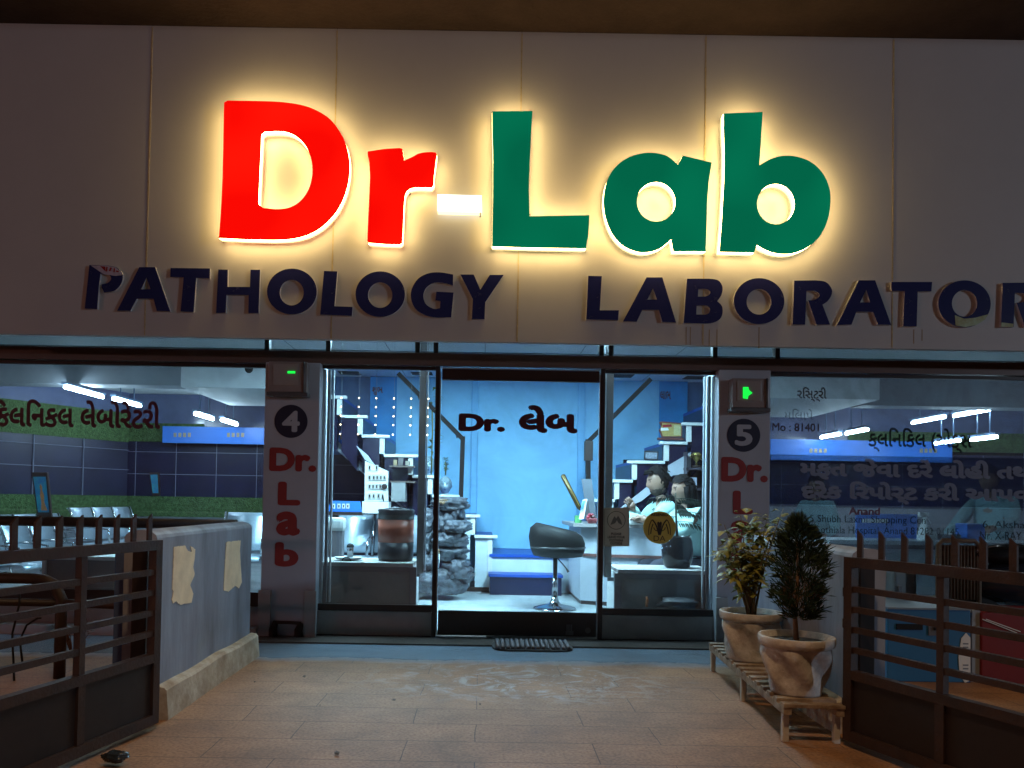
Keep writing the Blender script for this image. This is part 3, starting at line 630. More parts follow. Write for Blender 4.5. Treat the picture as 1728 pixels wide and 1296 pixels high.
# ---------------------------------------------------------------- lobby stairs
YS, YW = 8.65, 9.75
def X_(px, py=800, Y=YS): return P(px, py, Y).x
sw = thing("stair_back_wall", "bright sky blue wall behind the split staircase", "wall", (0, YW, ZF))
xs = [X_(p, 700, YW) for p in (548, 624, 669, 1112, 1160, 1226)]
for i, m in enumerate((M_dblue, M_cyan, M_blue, M_cyan, M_dblue)):
    nm = ("dull_panel", "cyan_panel", "main_panel", "cyan_panel", "dull_panel")[i]
    MB().box((xs[i], YW + (.06 if i in (0, 4) else .0), ZF), (xs[i+1] - .001, YW + .15, ZC - .002)).build(nm, m, sw)
for a, b in ((795, 806), (974, 986)):
    MB().box((X_(a, 750, YW), YW - .035, .5), (X_(b, 750, YW), YW - .001, ZC - .003)).build("pilaster", mat("pilaster_blue", (.19, .50, .80), .5), sw, bevel=.01)
for x0, x1 in ((xs[0], xs[2] + .45), (xs[3] - .45, xs[5])):
    t_, j_ = tiled(x0, x1, YW - .04, ZF, 1.62, .55, .36); t_.build("dark_cladding", mat("dark_cladding", (.035, .025, .05), .12, var=.3), sw); j_.build("joint", mat("clad_joint", (.07, .06, .10), .6), sw)
def deco(px, py, w, lab):
    o = text(w, (px - 9, py - 6, px + 9, py + 8), YW - .002, mat("maroon_print", (.08, .02, .02), .6), None, .03, "wall_lettering"); tag(o, lab, "lettering")
deco(637, 659, "શુભ", "small dark Gujarati word on the cyan wall above the left stairs")
deco(1123, 666, "લાભ", "small dark Gujarati word on the cyan wall above the right stairs")

def flight(side, steps, lab):
    """steps: (px edge towards the middle, py of tread) from low to high"""
    t = thing("stair_flight", lab, "stairs", (X_(steps[0][0]), YS, ZF), group="stair flights")
    tr, ri, tm, fr, fr2 = MB(), MB(), MB(), MB(), MB()
    E = [(P(px, py, YS).x, P(px, py, YS).z) for px, py in steps]; E.append((E[-1][0] - side * -.24 * -1 if False else E[-1][0] + side * .24, E[-1][1] + .22))
    zprev = ZF
    for k, ((x, z), (xn, zn)) in enumerate(zip(E, E[1:])):
        a, b = min(x, xn), max(x, xn)
        tr.box((a, YS + .04, z - .035), (b, YW - .05, z)) if side > 0 else tr.box((a, YS + .04, z - .035), (b, YW - .05, z))
        xr = x + side * .012
        ri.box((min(x, xr), YS + .05, zprev), (max(x, xr), YW - .05, z - .036))
        # white nosing ledge and the upright of the zigzag trim
        tm.box((a - (.05 if side > 0 else .01), YS - .035, z - .028), (b + (.05 if side < 0 else .01), YS + .039, z + .006))
        xa, xb2 = x + side * .005, x + side * .06
        tm.box((min(xa, xb2), YS - .012, zprev + .007), (max(xa, xb2), YS + .038, z - .029))
        # face of the flight under the step: white near the middle, navy above, with a slanting soffit
        f = fr2 if k < 2 else fr
        if k == 0: zz0 = zz1 = ZF
        else:
            zz0 = max(ZF, z - .62) if k > 2 else ZF; zz1 = max(ZF, zn - .62) if k > 2 else ZF
        pts = [(xa if k == 0 else x + side * .061, z - .03), (xn + side * .0, z - .03), (xn, zz1), (xa if k == 0 else x + side * .061, zz0)]
        q = [Vector((p, YS, w)) for p, w in pts]; q2 = [Vector((p, YS + .14, w)) for p, w in pts]
        V = [f.bm.verts.new(p) for p in q + q2]
        for idx in ((0,1,2,3),(4,7,6,5),(0,4,5,1),(1,5,6,2),(2,6,7,3),(3,7,4,0)): f._f([V[i] for i in idx])
        zprev = z
    tr.build("tread", M_tread, t); ri.build("riser", M_riser, t); tm.build("white_trim", M_white, t, bevel=.006)
    fr.build("navy_side", mat("navy_stringer", (.018, .014, .038), .15, var=.3), t); fr2.build("white_side", mat("white_stringer", (.62, .70, .74), .4), t)
    # white slanting underside board
    (xa, za), (xb, zb) = E[3], E[-1]
    MB().bar((xa, YS + .55, za - .66), (xb, YS + .55, zb - .66), .8, .03, (0, 0, 1)).build("underside", mat("under_board", (.45, .48, .55), .5), t)
    return t
flight(-1, [(832, 904), (803, 869), (768, 836), (731, 803), (698, 768), (650, 735), (613, 702), (578, 669)], "left stair flight with white zigzag edge, two Buddha heads on it")
FR = flight(1, [(998, 876), (1008, 843), (1036, 810), (1066, 778), (1120, 746), (1158, 714), (1194, 681)], "right stair flight with white zigzag edge, behind the two people")
MB().prism([[P(x, y, YS - .03) for x, y in ((1046, 858), (1128, 793), (1127, 786), (1166, 763), (1166, 790), (1158, 800), (1136, 802), (1082, 846), (1064, 853))]], (0, 0, 0), (0, .02, 0)).build("slanting_board", mat("under_board", (.45, .48, .55), .5), FR)
st = thing("centre_steps", "low central steps with navy riser and bright blue treads, below the sky blue wall", "steps", (X_(880), YS, ZF))
z1, z2 = P(880, 969, YS - .25).z, P(880, 936, YS).z
xa, xb = X_(828), X_(1005)
MB().box((X_(829), YS - .28, ZF), (X_(946), YS - .002, z1 - .03)).build("riser", M_riser, st)
MB().box((X_(827), YS - .30, z1 - .029), (X_(948), YS - .002, z1)).build("tread", M_tread, st)
MB().box((xa, YS, ZF), (X_(1010), YS + .1, z2 - .03)).build("white_riser", mat("white_stringer", (.62, .70, .74), .4), st)
MB().box((xa, YS - .02, z2 - .029), (X_(1010), YW - .06, z2 + .004)).build("landing", M_tread, st)
o = MB().box((X_(786), YS - .015, ZF), (X_(828.5), YS - .003, ZF + .05)).build("skirting", M_frame); tag(o, "dark skirting strip beside the central steps", "skirting")

def rail(pts, lab, blk=None):
    t = thing("stair_handrail", lab, "handrail", (pts[-1].x, pts[-1].y, ZF), group="stair handrails")
    s = MB(); s.bar(pts[0], pts[1], .045, .05); s.bar(pts[1] + Vector((0, 0, .03)), pts[2], .065, .05, (1, 0, 0)); s.build("rail", mat("dark_wood_rail", (.016, .012, .012), .7, spec=.15), t)
    if blk: MB().box(*blk).build("post_cap", M_frame, t, bevel=.004)
    s = MB()
    for k in (.3, .6, .9):
        q = pts[0].lerp(pts[1], k); s.tube([q, q + Vector((0, .22, -.04))], .01)
    s.build("bracket", M_frame, t)
    return t
yr = YS + .12
rail([P(672, 630, yr), P(781, 741, yr), P(777, 868, yr)], "dark handrail coming down the left stairs")
a_, b_ = P(987, 744, yr - .05), P(999, 778, yr + .03)
rail([P(1098, 640, yr), P(992, 746, yr), P(993, 880, yr)], "dark handrail with a block at its end on the right stairs", (a_, b_))
# ---------------------------------------------------------------- lobby contents
M_steel = mat("polished_steel", (.62, .64, .67), .14, metal=1)
M_black = mat("black_leatherette", (.010, .009, .009), .6, bump=.08, bscale=60, spec=.25)
M_perf = mat("perforated_steel", (.50, .60, .70), .3, metal=.45, var=.12, vscale=50)
M_paper = mat("white_paper", (.75, .77, .76), .6)
M_grey = mat("grey_plastic", (.20, .21, .23), .5)
def at(px, py, Y): return P(px, py, Y)
# display ledges behind the bay windows
def ledge(px0, px1, ztop, lab, side):
    a, b = at(px0, 950, 6.1).x, at(px1, 950, 6.1).x
    t = thing("display_ledge", lab, "display ledge", ((a + b) / 2, 6.1, ZF), group="display ledges behind the windows")
    MB().box((a, 6.12, ztop - .03), (b, 6.62, ztop)).build("top", M_plinth, t, bevel=.004)
    MB().box((a, 6.145, ZF), (b, 6.17, ztop - .031)).build("front_panel", mat("ledge_panel", (.21, .205, .20), .5, var=.12, vscale=2), t)
    s = MB(); w = .028
    s.box((a, 6.12, ztop - .075), (b, 6.144, ztop - .032))
    e = b if side < 0 else a
    s.box((e - w, 6.115, ZF), (e + w, 6.146, ztop - .032)); s.build("frame", M_alud, t, bevel=.003)
    MB().box((e - .005, 6.172, ZF), (e + .005, 6.62, ztop - .031)).build("end_panel", M_white, t)
    return t
zl = at(610, 949, 6.12).z
ledge(528, 697, zl, "grey display ledge holding the orange and black drum", -1)
zr = at(1120, 962, 6.12).z
ledge(1044, 1210, zr, "grey display ledge holding the black urn with a palm", 1)
# showcase uprights
for px, y1, lab in ((711, 967, "grey upright of the showcase left of the door"), (1027, 974, "grey upright of the showcase right of the door")):
    x = at(px, 830, 6.3).x; z = at(px, y1, 6.3).z
    t = thing("showcase_upright", lab, "frame", (x, 6.3, z))
    sg = -1 if px < 800 else 1
    MB().box((x - .028, 6.28, z), (x + .028, 6.32, ZC - .002)).build("post", mat("upright_grey", (.17, .165, .16), .4), t, bevel=.003)
    MB().box((x - sg*.034, 6.275, z + .02), (x - sg*.044, 6.325, ZC - .003)).build("edge_strip", M_alu, t)
    e = at(697 if px < 800 else 1044, 960, 6.3).x
    MB().box((min(x, e) , 6.285, z - .03), (max(x, e), 6.315, z - .001)).build("foot", M_alud, t)
# orange and black drum
c = at(666, 943, 6.3); h = at(666, 859, 6.3).z - zl; r = (at(697, 900, 6.3).x - at(636, 900, 6.3).x) / 2
t = thing("drum", "tall drum with black ends and an orange band on the ledge", "drum", (c.x, 6.36, zl))
q = (c.x, 6.36, zl)
MB().lathe(q, [(r * .93, .001), (r * .98, .03), (r, .05), (r, h * .36)], 28).build("lower_band", mat("drum_black", (.03, .022, .024), .35), t)
MB().lathe(q, [(r * .995, h * .361), (r * .995, h * .8)], 28).build("orange_band", mat("drum_orange", (.33, .075, .035), .4, var=.15), t)
MB().lathe(q, [(r, h * .801), (r, h * .97), (r * .97, h), (r * .9, h)], 28).build("upper_band", mat("drum_black", (.03, .022, .024), .35), t)
MB().tube([Vector(q) + Vector((r * 1.01, 0, h * .97)), Vector(q) + Vector((0, -r * 1.0, h * 1.03)), Vector(q) + Vector((-r * 1.01, 0, h * .97))], .006).build("handle", M_alud, t)
# white dish with a steel tumbler
c = at(588, 942, 6.28)
t = thing("serving_dish", "white oval dish on the left display ledge", "dish", (c.x, c.y, zl))
MB().lathe((c.x, c.y, zl), [(.05, .001), (.10, .012), (.118, .028), (.112, .030), (.09, .016), (.01, .012)], 28, lambda a, z: 1 / math.sqrt(math.cos(a)**2 + 2.2 * math.sin(a)**2)).build("dish", M_white, t)
s = MB(); pts = [Vector((c.x + .03 * math.cos(k * math.pi / 8) * 1.1, c.y - .09, zl + .005 + .028 * math.sin(k * math.pi / 8))) for k in range(9)]; s.tube(pts, .005); s.build("dark_handle", M_black, t)
c = at(591, 936, 6.34); t = thing("steel_tumbler", "small steel tumbler with dark lid in the white dish", "tumbler", (c.x, c.y, zl + .02))
MB().lathe((c.x, c.y, zl + .02), [(.022, 0), (.028, .06), (.03, .085)], 20).build("cup", M_steel, t)
MB().lathe((c.x, c.y, zl + .106), [(.031, 0), (.03, .012), (.02, .026), (.004, .032)], 20).build("lid", M_black, t)
# blue counter sign on a stand
Yb = 7.6
def slabpx(px, Y, th): return [[at(x, y, Y) for x, y in px]], (0, 0, 0), (0, th, 0)
t = thing("counter_sign", "slanted blue sign with four small pictograms behind the left bay", "sign", at(580, 868, Yb))
MB().prism(*slabpx([(558, 845), (607, 846), (610, 864), (553, 863)], Yb, .03)).build("panel", M_sign, t)
MB().box(at(552, 869, Yb), at(611, 865, Yb) + Vector((0, .08, 0))).build("base", M_frame, t)
s = MB()
for k, px in enumerate((563, 572, 580, 587)): s.box(at(px - 2.6, 858, Yb) - Vector((0, .003, 0)), at(px + 2.6, 850, Yb) - Vector((0, .0005, 0)))
s.build("pictogram", M_paper, t)
s = MB()
for px in (563, 572, 580, 587): s.box(at(px - 1.1, 856.5, Yb) - Vector((0, .005, 0)), at(px + 1.1, 852, Yb) - Vector((0, .0032, 0)))
s.build("pictogram_mark", M_vred, t)
a = at(566, 874, Yb + .04); MB().box((a.x - .03, Yb + .01, ZF), (a.x + .03, Yb + .07, a.z + .03)).build("stand", M_black, t)
# hanging blue signs of the hall
def hsign(px0, px1, py0, py1, Y, marks, lab):
    a, b = at(px0, py1, Y), at(px1, py0, Y); t = thing("hall_sign", lab, "sign", (a.x, Y, a.z), group="long blue hall signs")
    MB().box((a.x, Y, a.z), (b.x, Y + .03, b.z)).build("panel", M_sign, t)
    s = MB()
    for m in marks:
        for k in range(4): s.box(at(m + k * 8, (py0 + py1) / 2 + 3, Y) - Vector((0, .004, 0)), at(m + k * 8 + 5, (py0 + py1) / 2 - 4, Y))
    s.build("pictogram", mat("sign_marks", (.35, .28, .18), .5), t)
hsign(274, 446, 722, 747, 11.6, (293, 383), "long blue sign with two rows of pictograms in the left room")
hsign(1300, 1607, 746, 776, 11.6, (1366, 1552), "long blue sign behind the dusty right window")
hsign(556, 598, 727, 750, YW - .12, (566,), "short blue sign end on the dark wall below the left stairs")
# switch panel under the left stairs
Yp = 8.45
t = thing("switch_panel", "white slant-topped panel full of switch plates under the left stairs", "switch panel", at(635, 845, Yp))
MB().prism(*slabpx([(616, 778), (655, 795), (655, 846), (615, 846)], Yp, .08)).build("panel", M_white, t)
MB().prism(*slabpx([(601, 752), (616, 776), (632, 785), (620, 768)], Yp + .02, .05)).build("top_board", mat("under_board", (.45, .48, .55), .5), t)
for y, xs_ in ((789, (624, 636)), (806, (624, 631, 637, 643, 649)), (821, (624, 630, 636, 642)), (837, (624, 631, 639, 646))):
    for x in xs_:
        f = MB().box(at(x - 2.6, y + 4.5, Yp) - Vector((0, .012, 0)), at(x + 2.6, y - 4.5, Yp)).build("switch_plate", mat("plate_cream", (.5, .48, .44), .4), t)
        MB().box(at(x - 1.2, y + 2.5, Yp) - Vector((0, .02, 0)), at(x + 1.2, y - 2.5, Yp) - Vector((0, .0125, 0))).build("switch", M_frame, f)
c = at(649, 821, Yp - .01); MB().lathe((0, 0, 0), [(.03, 0), (.03, .02), (.02, .03)], 18).build("round_knob", M_frame, t, world=False).matrix_local = Matrix.Translation(c - t.location) @ Matrix.Rotation(R(90), 4, 'X')
o = MB().tube([at(646, 838, Yp - .02), at(648, 848, Yp - .1), at(650, 862, Yp - .2)], .006).build("power_cord", M_black); tag(o, "thin dark cord hanging from the switch panel", "cord")
o = MB().box(at(611, 866, Yp - .25), at(660, 847, Yp - .05)).build("white_box", M_white, bevel=.01); tag(o, "white box standing below the switch panel", "box")
# cabinet of dark shelves with small stock under the left stairs
t = thing("under_stair_shelf", "dark shelf with small stock under the left stairs", "shelf", at(690, 850, 8.5))
for y in (786, 812): MB().box(at(657, y + 2, 8.42), at(700, y, 8.42) + Vector((0, .2, 0))).build("board", mat("shelf_brown", (.10, .07, .06), .5), t)
MB().box(at(660, 846, 8.42), at(684, 814, 8.42) + Vector((0, .2, 0))).build("carton", mat("carton_dull", (.22, .22, .22), .7), t)
for x, w, y0, y1, m in ((664, 6, 776, 785, "a"), (672, 8, 772, 785, "b"), (684, 7, 778, 785, "c")):
    o = MB().box(at(x, y1, 8.46), at(x + w, y0, 8.46) + Vector((0, .08, 0))).build("stock_box", mat("stock_" + m, {"a": (.32, .22, .12), "b": (.12, .10, .10), "c": (.30, .26, .20)}[m], .6), bevel=.004)
    tag(o, {"a": "small tan stock box on the dark shelf below the left stairs", "b": "small black stock box, tallest on the dark shelf", "c": "small cream stock box next to the black one"}[m], "box")

# rock fountain
M_rock = mat("fountain_rock", (.115, .128, .155), .32, var=.6, vscale=14, bump=1, bscale=26, col2=(.035, .032, .04))
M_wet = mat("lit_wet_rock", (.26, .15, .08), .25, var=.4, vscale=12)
Yr = 7.95
t = thing("rock_fountain", "tall fountain of stacked grey rock slabs beside the door post", "fountain", (at(748, 1003, Yr).x, Yr, ZF))
def rock(x0, x1, y0, y1, seed, dy=0, m=None, d=1.0, nm="rock"):
    a, b = at(x0, y1, Yr + dy), at(x1, y0, Yr + dy); c = (a + b) / 2; w, h_ = (b.x - a.x) / 2, (b.z - a.z) / 2
    MB().blob((c.x, c.y, c.z), (w * 1.15, .17 * d, h_ * 1.22), 4, .34, 2.4, seed, flat=.78).build(nm, m or M_rock, t)
for i, a in enumerate(((708, 787, 958, 1003, 1, 0), (709, 742, 925, 962, 2, .03), (753, 793, 943, 976, 3, -.05), (708, 736, 895, 932, 4, .05), (736, 786, 918, 946, 5, 0), (733, 786, 896, 922, 6, -.03),
                       (748, 793, 877, 899, 7, -.06), (707, 738, 856, 900, 8, .06), (734, 772, 860, 900, 9, .02), (732, 786, 838, 862, 10, 0), (758, 782, 850, 884, 11, .05), (720, 775, 870, 950, 12, .12))):
    rock(*a[:4], a[4], a[5])
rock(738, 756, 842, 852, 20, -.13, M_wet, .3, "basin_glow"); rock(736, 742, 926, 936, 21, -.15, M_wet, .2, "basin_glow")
s = MB(); s.tube([at(741, 933, Yr - .17), at(741.5, 945, Yr - .18), at(740, 958, Yr - .17)], [.006, .004, .005]); s.build("water_thread", mat("water_thread", (.7, .8, .85), .1), t)

# Buddha heads on the steps
M_bud = mat("silver_blue_glaze", (.42, .56, .62), .25, metal=.35, var=.25, vscale=20)
M_budd = mat("glaze_shadow_line", (.05, .09, .11), .4)
def head_verts(s, c, sc, yaw, hairline=None, long=1.0, pitch=0):
    """ovoid head with brow, nose, cheeks, lips, chin and ears; returns bmesh builder content in world space"""
    g = bmesh.new(); bmesh.ops.create_icosphere(g, subdivisions=4, radius=1); Mz = Matrix.Rotation(yaw, 3, 'Z') @ Matrix.Rotation(pitch, 3, 'X'); c = Vector(c); vs = {}; cls = {}
    for v in g.verts:
        x, y, z = v.co                              # face looks to -y
        w = 1 - .22 * max(0, -z) ** 1.3             # jaw narrower
        px, py, pz = x * .74 * w, y * .90 * (1 - .10 * max(0, -z)), z * 1.0 * long
        if y > 0 and z < 0: py *= 1 - .45 * (-z)
        f = max(0, -y)
        def bumpf(cx, cz, sx, sz): return math.exp(-((x - cx) / sx) ** 2 - ((z - cz) / sz) ** 2) * (f ** .5)
        d = .30 * bumpf(0, -.17, .12, .13) + .12 * bumpf(0, .06, .09, .20) + .07 * bumpf(0, .24, .5, .08) - .10 * bumpf(.30, .10, .15, .09) - .10 * bumpf(-.30, .10, .15, .09)
        d += .07 * bumpf(0, -.42, .20, .05) + .06 * bumpf(0, -.52, .17, .05) - .04 * bumpf(0, -.47, .22, .02) + .10 * bumpf(0, -.80, .22, .14) + .05 * bumpf(.38, -.2, .2, .2) + .05 * bumpf(-.38, -.2, .2, .2)
        py -= d
        for sg in (-1, 1):                          # ears
            e = math.exp(-((y - .08) / .13) ** 2 - ((z + .02) / .20) ** 2) * max(0, sg * x) ** 4
            px += sg * .16 * e
        vs[v] = s.bm.verts.new(c + Mz @ Vector((px * sc, py * sc, pz * sc)))
        cls[v] = (x, y, z, f)
    for fc in g.faces:
        n_ = s._f([vs[v] for v in fc.verts], True)
        if n_ and hairline is not None:
            cx = sum(cls[v][0] for v in fc.verts) / 3; cy = sum(cls[v][1] for v in fc.verts) / 3; cz = sum(cls[v][2] for v in fc.verts) / 3
            k = 0
            if cy < -.45:
                for ex in (-.30, .30):
                    if abs(cx - ex) < .19 and abs(cz - .26) < .06: k = 1          # brow
                    if ((cx - ex) / .14) ** 2 + ((cz - .10) / .06) ** 2 < 1: k = 1  # eye
                if abs(cx) < .2 and abs(cz + .47) < .05: k = 2                       # lips
            n_.material_index = k
    g.free()
def buddha(px, pyb, pyt, Y, lab):
    b = at(px, pyb, Y); hgt = at(px, pyt, Y).z - b.z; sc = hgt / 2.25
    t = thing("buddha_head", lab, "head statue", (b.x, Y, b.z), group="Buddha heads on the stairs")
    s = MB(); head_verts(s, (b.x, Y, b.z + sc * 1.05), sc, 0, hairline=1); s.build("head", [M_bud, M_budd, M_budd], t)
    s = MB()
    for k in range(90):
        z = .28 + .72 * (k / 90); a = k * 2.399; rr = math.sqrt(max(0, 1 - z * z))
        q = Vector((rr * math.cos(a) * .76, rr * math.sin(a) * .92, z * 1.02))
        if q.y < -.45 and z < .5: continue
        s.blob(Vector((b.x, Y, b.z + sc * 1.05)) + q * sc, sc * .12, 1)
    s.lathe((b.x, Y, b.z + sc * 2.0), [(sc * .34, 0), (sc * .30, sc * .12), (sc * .1, sc * .22)], 14)
    s.build("curled_hair", M_bud, t)
    s = MB(); s.lathe((b.x, Y, b.z), [(sc * .5, .001), (sc * .42, sc * .2), (sc * .4, sc * .45)], 16); s.build("neck", M_bud, t)
    return b, sc
bz1, bs = buddha(751, 835, 803, YS + .3, "silvery blue Buddha head on the lower step, above the rock fountain")
bz2, _ = buddha(723, 802, 769, YS + .3, "silvery blue Buddha head on the higher step, half behind the showcase upright")
def leafblade(s, a, d, L, w, up=(0, 0, 1), droop=.25):
    a, d = Vector(a), Vector(d).normalized(); sd = d.cross(Vector(up)); sd = sd.normalized() if sd.length > .01 else Vector((1, 0, 0))
    m = a + d * L * .5; e = a + d * L - Vector((0, 0, L * droop))
    v = [s.bm.verts.new(p) for p in (a, m + sd * w / 2, e, m - sd * w / 2)]; v2 = s.bm.verts.new(m + Vector((0, 0, w * .18)))
    for i in range(4): s._f([v[i], v[(i+1) % 4], v2], True)
M_leaf1 = mat("bamboo_leaf", (.10, .15, .03), .45, var=.5, vscale=30)
def bamboo(base, h, lab, n, lw, ll):
    t = thing("bamboo_plant", lab, "plant", base); s = MB(); b = Vector(base)
    s.tube([b, b + Vector((.006, 0, h * .5)), b + Vector((-.004, 0, h * .8))], .008); s.build("stem", mat("bamboo_stem", (.14, .14, .04), .5), t)
    s = MB()
    for k in range(n):
        z = h * (.25 + .75 * random.random()); a = random.uniform(0, 6.28)
        leafblade(s, b + Vector((0, 0, z)), (math.cos(a), math.sin(a) * .7, random.uniform(.1, .8)), ll * random.uniform(.7, 1.2), lw, droop=random.uniform(.1, .5))
    s.build("foliage", M_leaf1, t)
bamboo((bz1.x, YS + .3, bz1.z + bs * 2.3), .20, "short bushy bamboo growing on top of the lower Buddha head", 46, .022, .05)
bamboo((at(728, 800, YS + .18).x, YS + .15, bz2.z + .002), .98, "tall thin bamboo with long dark leaves beside the higher Buddha head", 30, .035, .17)

# fairy light curtain inside the left bay
M_bulb = emis("fairy_bulb", (1, .80, .45), 9)
for i, px in enumerate((550, 576, 606, 635, 665, 694, 723)):
    Y = 6.2 if i != 0 else 6.16
    top = at(px, 640, Y); t = thing("fairy_light_string", "string of five warm fairy lights hanging inside the window bay left of the door", "fairy lights", (top.x, Y, at(px, 735, Y).z), group="fairy light strings in the left bay")
    MB().tube([Vector((top.x, Y, ZC - .02)), at(px, 732, Y)], .0012, 5).build("wire", mat("clear_wire", (.25, .3, .34), .4), t)
    for k, py in enumerate((671, 686, 701, 716, 732)):
        MB().blob(at(px - k * .5, py + i * .35, Y), .0062, 1).build("bulb", M_bulb, t)

# bar stool
Yq = 7.2
c = PZ(936, 1027, ZF + .004); Yq = c.y
t = thing("bar_stool", "black bucket bar stool on a chrome stem in the doorway view", "bar stool", (c.x, Yq, ZF))
q = Vector((c.x, Yq, ZF))
MB().lathe(q, [(.205, 0), (.20, .012), (.14, .03), (.06, .05), (.034, .09), (.03, .12)], 36).build("base", M_steel, t)
zs = at(936, 940, Yq).z
MB().lathe(q, [(.028, .12), (.028, .30), (.022, .301), (.022, zs - ZF)], 20).build("stem", M_steel, t)
s = MB(); s.tube([q + Vector((.02, 0, zs - ZF - .01)), q + Vector((.10, -.01, zs - ZF - .10)), q + Vector((.125, -.01, zs - ZF - .14))], [.006, .006, .014]); s.build("lever", M_frame, t)
s = MB()
bw_ = (at(989, 920, Yq).x - at(894, 920, Yq).x) / 2; zt = at(940, 888, Yq).z
cx = (at(989, 920, Yq).x + at(894, 920, Yq).x) / 2; ch = zt - zs
s.lathe((cx, Yq, zs), [(bw_ * .62, 0), (bw_ * .86, .012), (bw_ * .96, ch * .25), (bw_ * 1.0, ch * .6), (bw_ * .93, ch * .86), (bw_ * .72, ch * 1.0), (bw_ * .5, ch * .98), (.01, ch * .93)], 40, lambda a, z: 1 + .0 * z)
for v in s.bm.verts:                                     # the shell rises at the back and leans to one side
    k = (v.co.z - zs) / ch
    v.co.z -= k * .075 * max(-.4, min(1, (v.co.x - cx) / bw_ * .8 + .1)) ; v.co.x += .02 * k * -1
s.build("bucket_seat", M_black, t)
s = MB(); s.lathe((cx, Yq, zs + ch * .3), [(bw_ * .985, 0), (bw_ * .992, .008), (bw_ * .985, .016)], 40); s.build("seat_piping", mat("piping_black", (.03, .028, .03), .3), t)

# reception desk
M_desk = mat("desk_laminate", (.62, .68, .76), .4, var=.05); M_dtop = mat("desk_top", (.36, .33, .33), .3)
D = [PZ(970, 1000, ZF), PZ(978, 1019, ZF)]
x_l, y_f, y_b = D[1].x, 7.72, 8.60
zd = at(1000, 883, y_f).z
xr_ = at(1120, 900, y_f - .25).x
t = thing("reception_desk", "white reception desk with a grey top and slanted front", "desk", ((x_l + xr_) / 2, y_f, ZF))
fr_ = [(x_l - .02, y_b), (x_l, y_f), (x_l + .18, y_f - .08), (xr_, y_f - .20), (xr_, y_f + .25), (x_l + .6, y_f + .42), (x_l + .6, y_b)]
MB().prism([[Vector((x, y, ZF + .04)) for x, y in fr_]], (0, 0, 0), (0, 0, zd - ZF - .075)).build("body", M_desk, t)
tp = [(x_l - .10, y_b), (x_l - .09, y_f - .10), (x_l + .16, y_f - .16), (xr_ + .02, y_f - .28), (xr_ + .02, y_f + .30), (x_l + .65, y_f + .46), (x_l + .65, y_b)]
MB().prism([[Vector((x, y, zd - .034)) for x, y in tp]], (0, 0, 0), (0, 0, .034)).build("top", M_dtop, t)
zm = at(1080, 940, y_f - .2).z
s = MB(); s.bar((x_l + .02, y_f - .005, zm), (x_l + .18, y_f - .088, zm), .022, .03); s.bar((x_l + .18, y_f - .088, zm), (xr_ + .01, y_f - .209, zm), .03, .03); s.build("brown_band", mat("desk_band", (.16, .07, .06), .4), t)
MB().prism([[Vector((x, y, ZF + .001)) for x, y in [(a + (.012 if a < x_l + .1 else 0), b + .012) for a, b in fr_]]], (0, 0, 0), (0, 0, .038)).build("kick_board", M_frame, t)
# things on the desk
a, b = at(949, 801, 7.85), at(980, 862, 7.75)
t = thing("leaning_wand", "long gold and black rod leaning over the end of the desk", "rod", b)
s = MB(); d = b - a; s.tube([a, a + d * .03, a + d * .9, b], [.012, .026, .024, .006], 12); s.build("rod", mat("rod_gold", (.10, .065, .02), .25, metal=.5), t)
s = MB(); o_ = Vector((.008, -.024, .002)); s.bar(a + d * .05 + o_, a + d * .88 + o_, .006, .006); s.build("gilt_line", mat("gilt", (.55, .36, .08), .3, metal=.8), t)
c = at(975, 877, 7.75)
s = MB(); s.box((c.x - .03, c.y - .02, zd + .001), (c.x + .035, c.y + .03, zd + .075)); o = s.build("green_cup", mat("green_plastic", (.12, .42, .16), .4), bevel=.006); tag(o, "small green holder at the foot of the leaning rod", "holder")
t = thing("desk_calendar", "white and blue tent card standing on the desk", "card", (at(985, 876, 7.66).x, 7.66, zd))
MB().prism([[at(977, 876, 7.66), at(983, 843, 7.72), at(991, 842, 7.72), at(985, 876, 7.66)]], (0, 0, 0), (0, .004, 0)).build("card", M_paper, t)
MB().prism([[at(979, 862, 7.675), at(983, 845, 7.705), at(988, 845, 7.705), at(984.5, 858, 7.675)]], (0, -.003, 0), (0, -.001, 0)).build("blue_print", M_sign, t)
MB().prism([[at(985.5, 876, 7.67), at(992, 842, 7.725), at(997, 876, 7.85)]], (0, .002, 0), (0, .006, 0)).build("back_leaf", M_grey, t)
t = thing("desk_monitor", "dark grey back of a tall monitor tilted on the desk", "monitor", (at(996, 870, 7.95).x, 7.95, zd))
MB().prism([[at(982, 809, 7.95), at(998, 809, 7.95), at(1006, 868, 7.9), at(991, 868, 7.9)]], (0, 0, 0), (0, .035, 0)).build("housing", mat("monitor_grey", (.10, .115, .14), .4), t, bevel=.004)
MB().box(at(992, 877, 7.92), at(1010, 869, 7.92) + Vector((0, .12, 0))).build("foot", M_grey, t)
t = thing("pen_basket", "red and pink basket of small things on the desk", "basket", (at(999, 878, 7.62).x, 7.62, zd))
c = Vector((at(999, 878, 7.62).x, 7.62, zd + .001))
MB().lathe(c, [(.04, 0), (.055, .03), (.06, .05), (.055, .05), (.036, .006)], 18).build("basket", mat("red_basket", (.30, .05, .06), .4), t)
for k in range(7):
    MB().blob(c + Vector((random.uniform(-.045, .045), random.uniform(-.03, .03), .055 + .03 * random.random())), .018, 2, .2, 3, k).build("sweet", mat("sweet_%s" % ("red", "pink", "dark")[k % 3], ((.35, .03, .05), (.5, .22, .28), (.10, .05, .05))[k % 3], .3), t)
t = thing("paper_stack", "white block of papers on the desk under the man's arm", "papers", at(1076, 884, 7.5))
a, b = at(1062, 884, 7.5), at(1089, 871, 7.5); zb_ = zd + .001
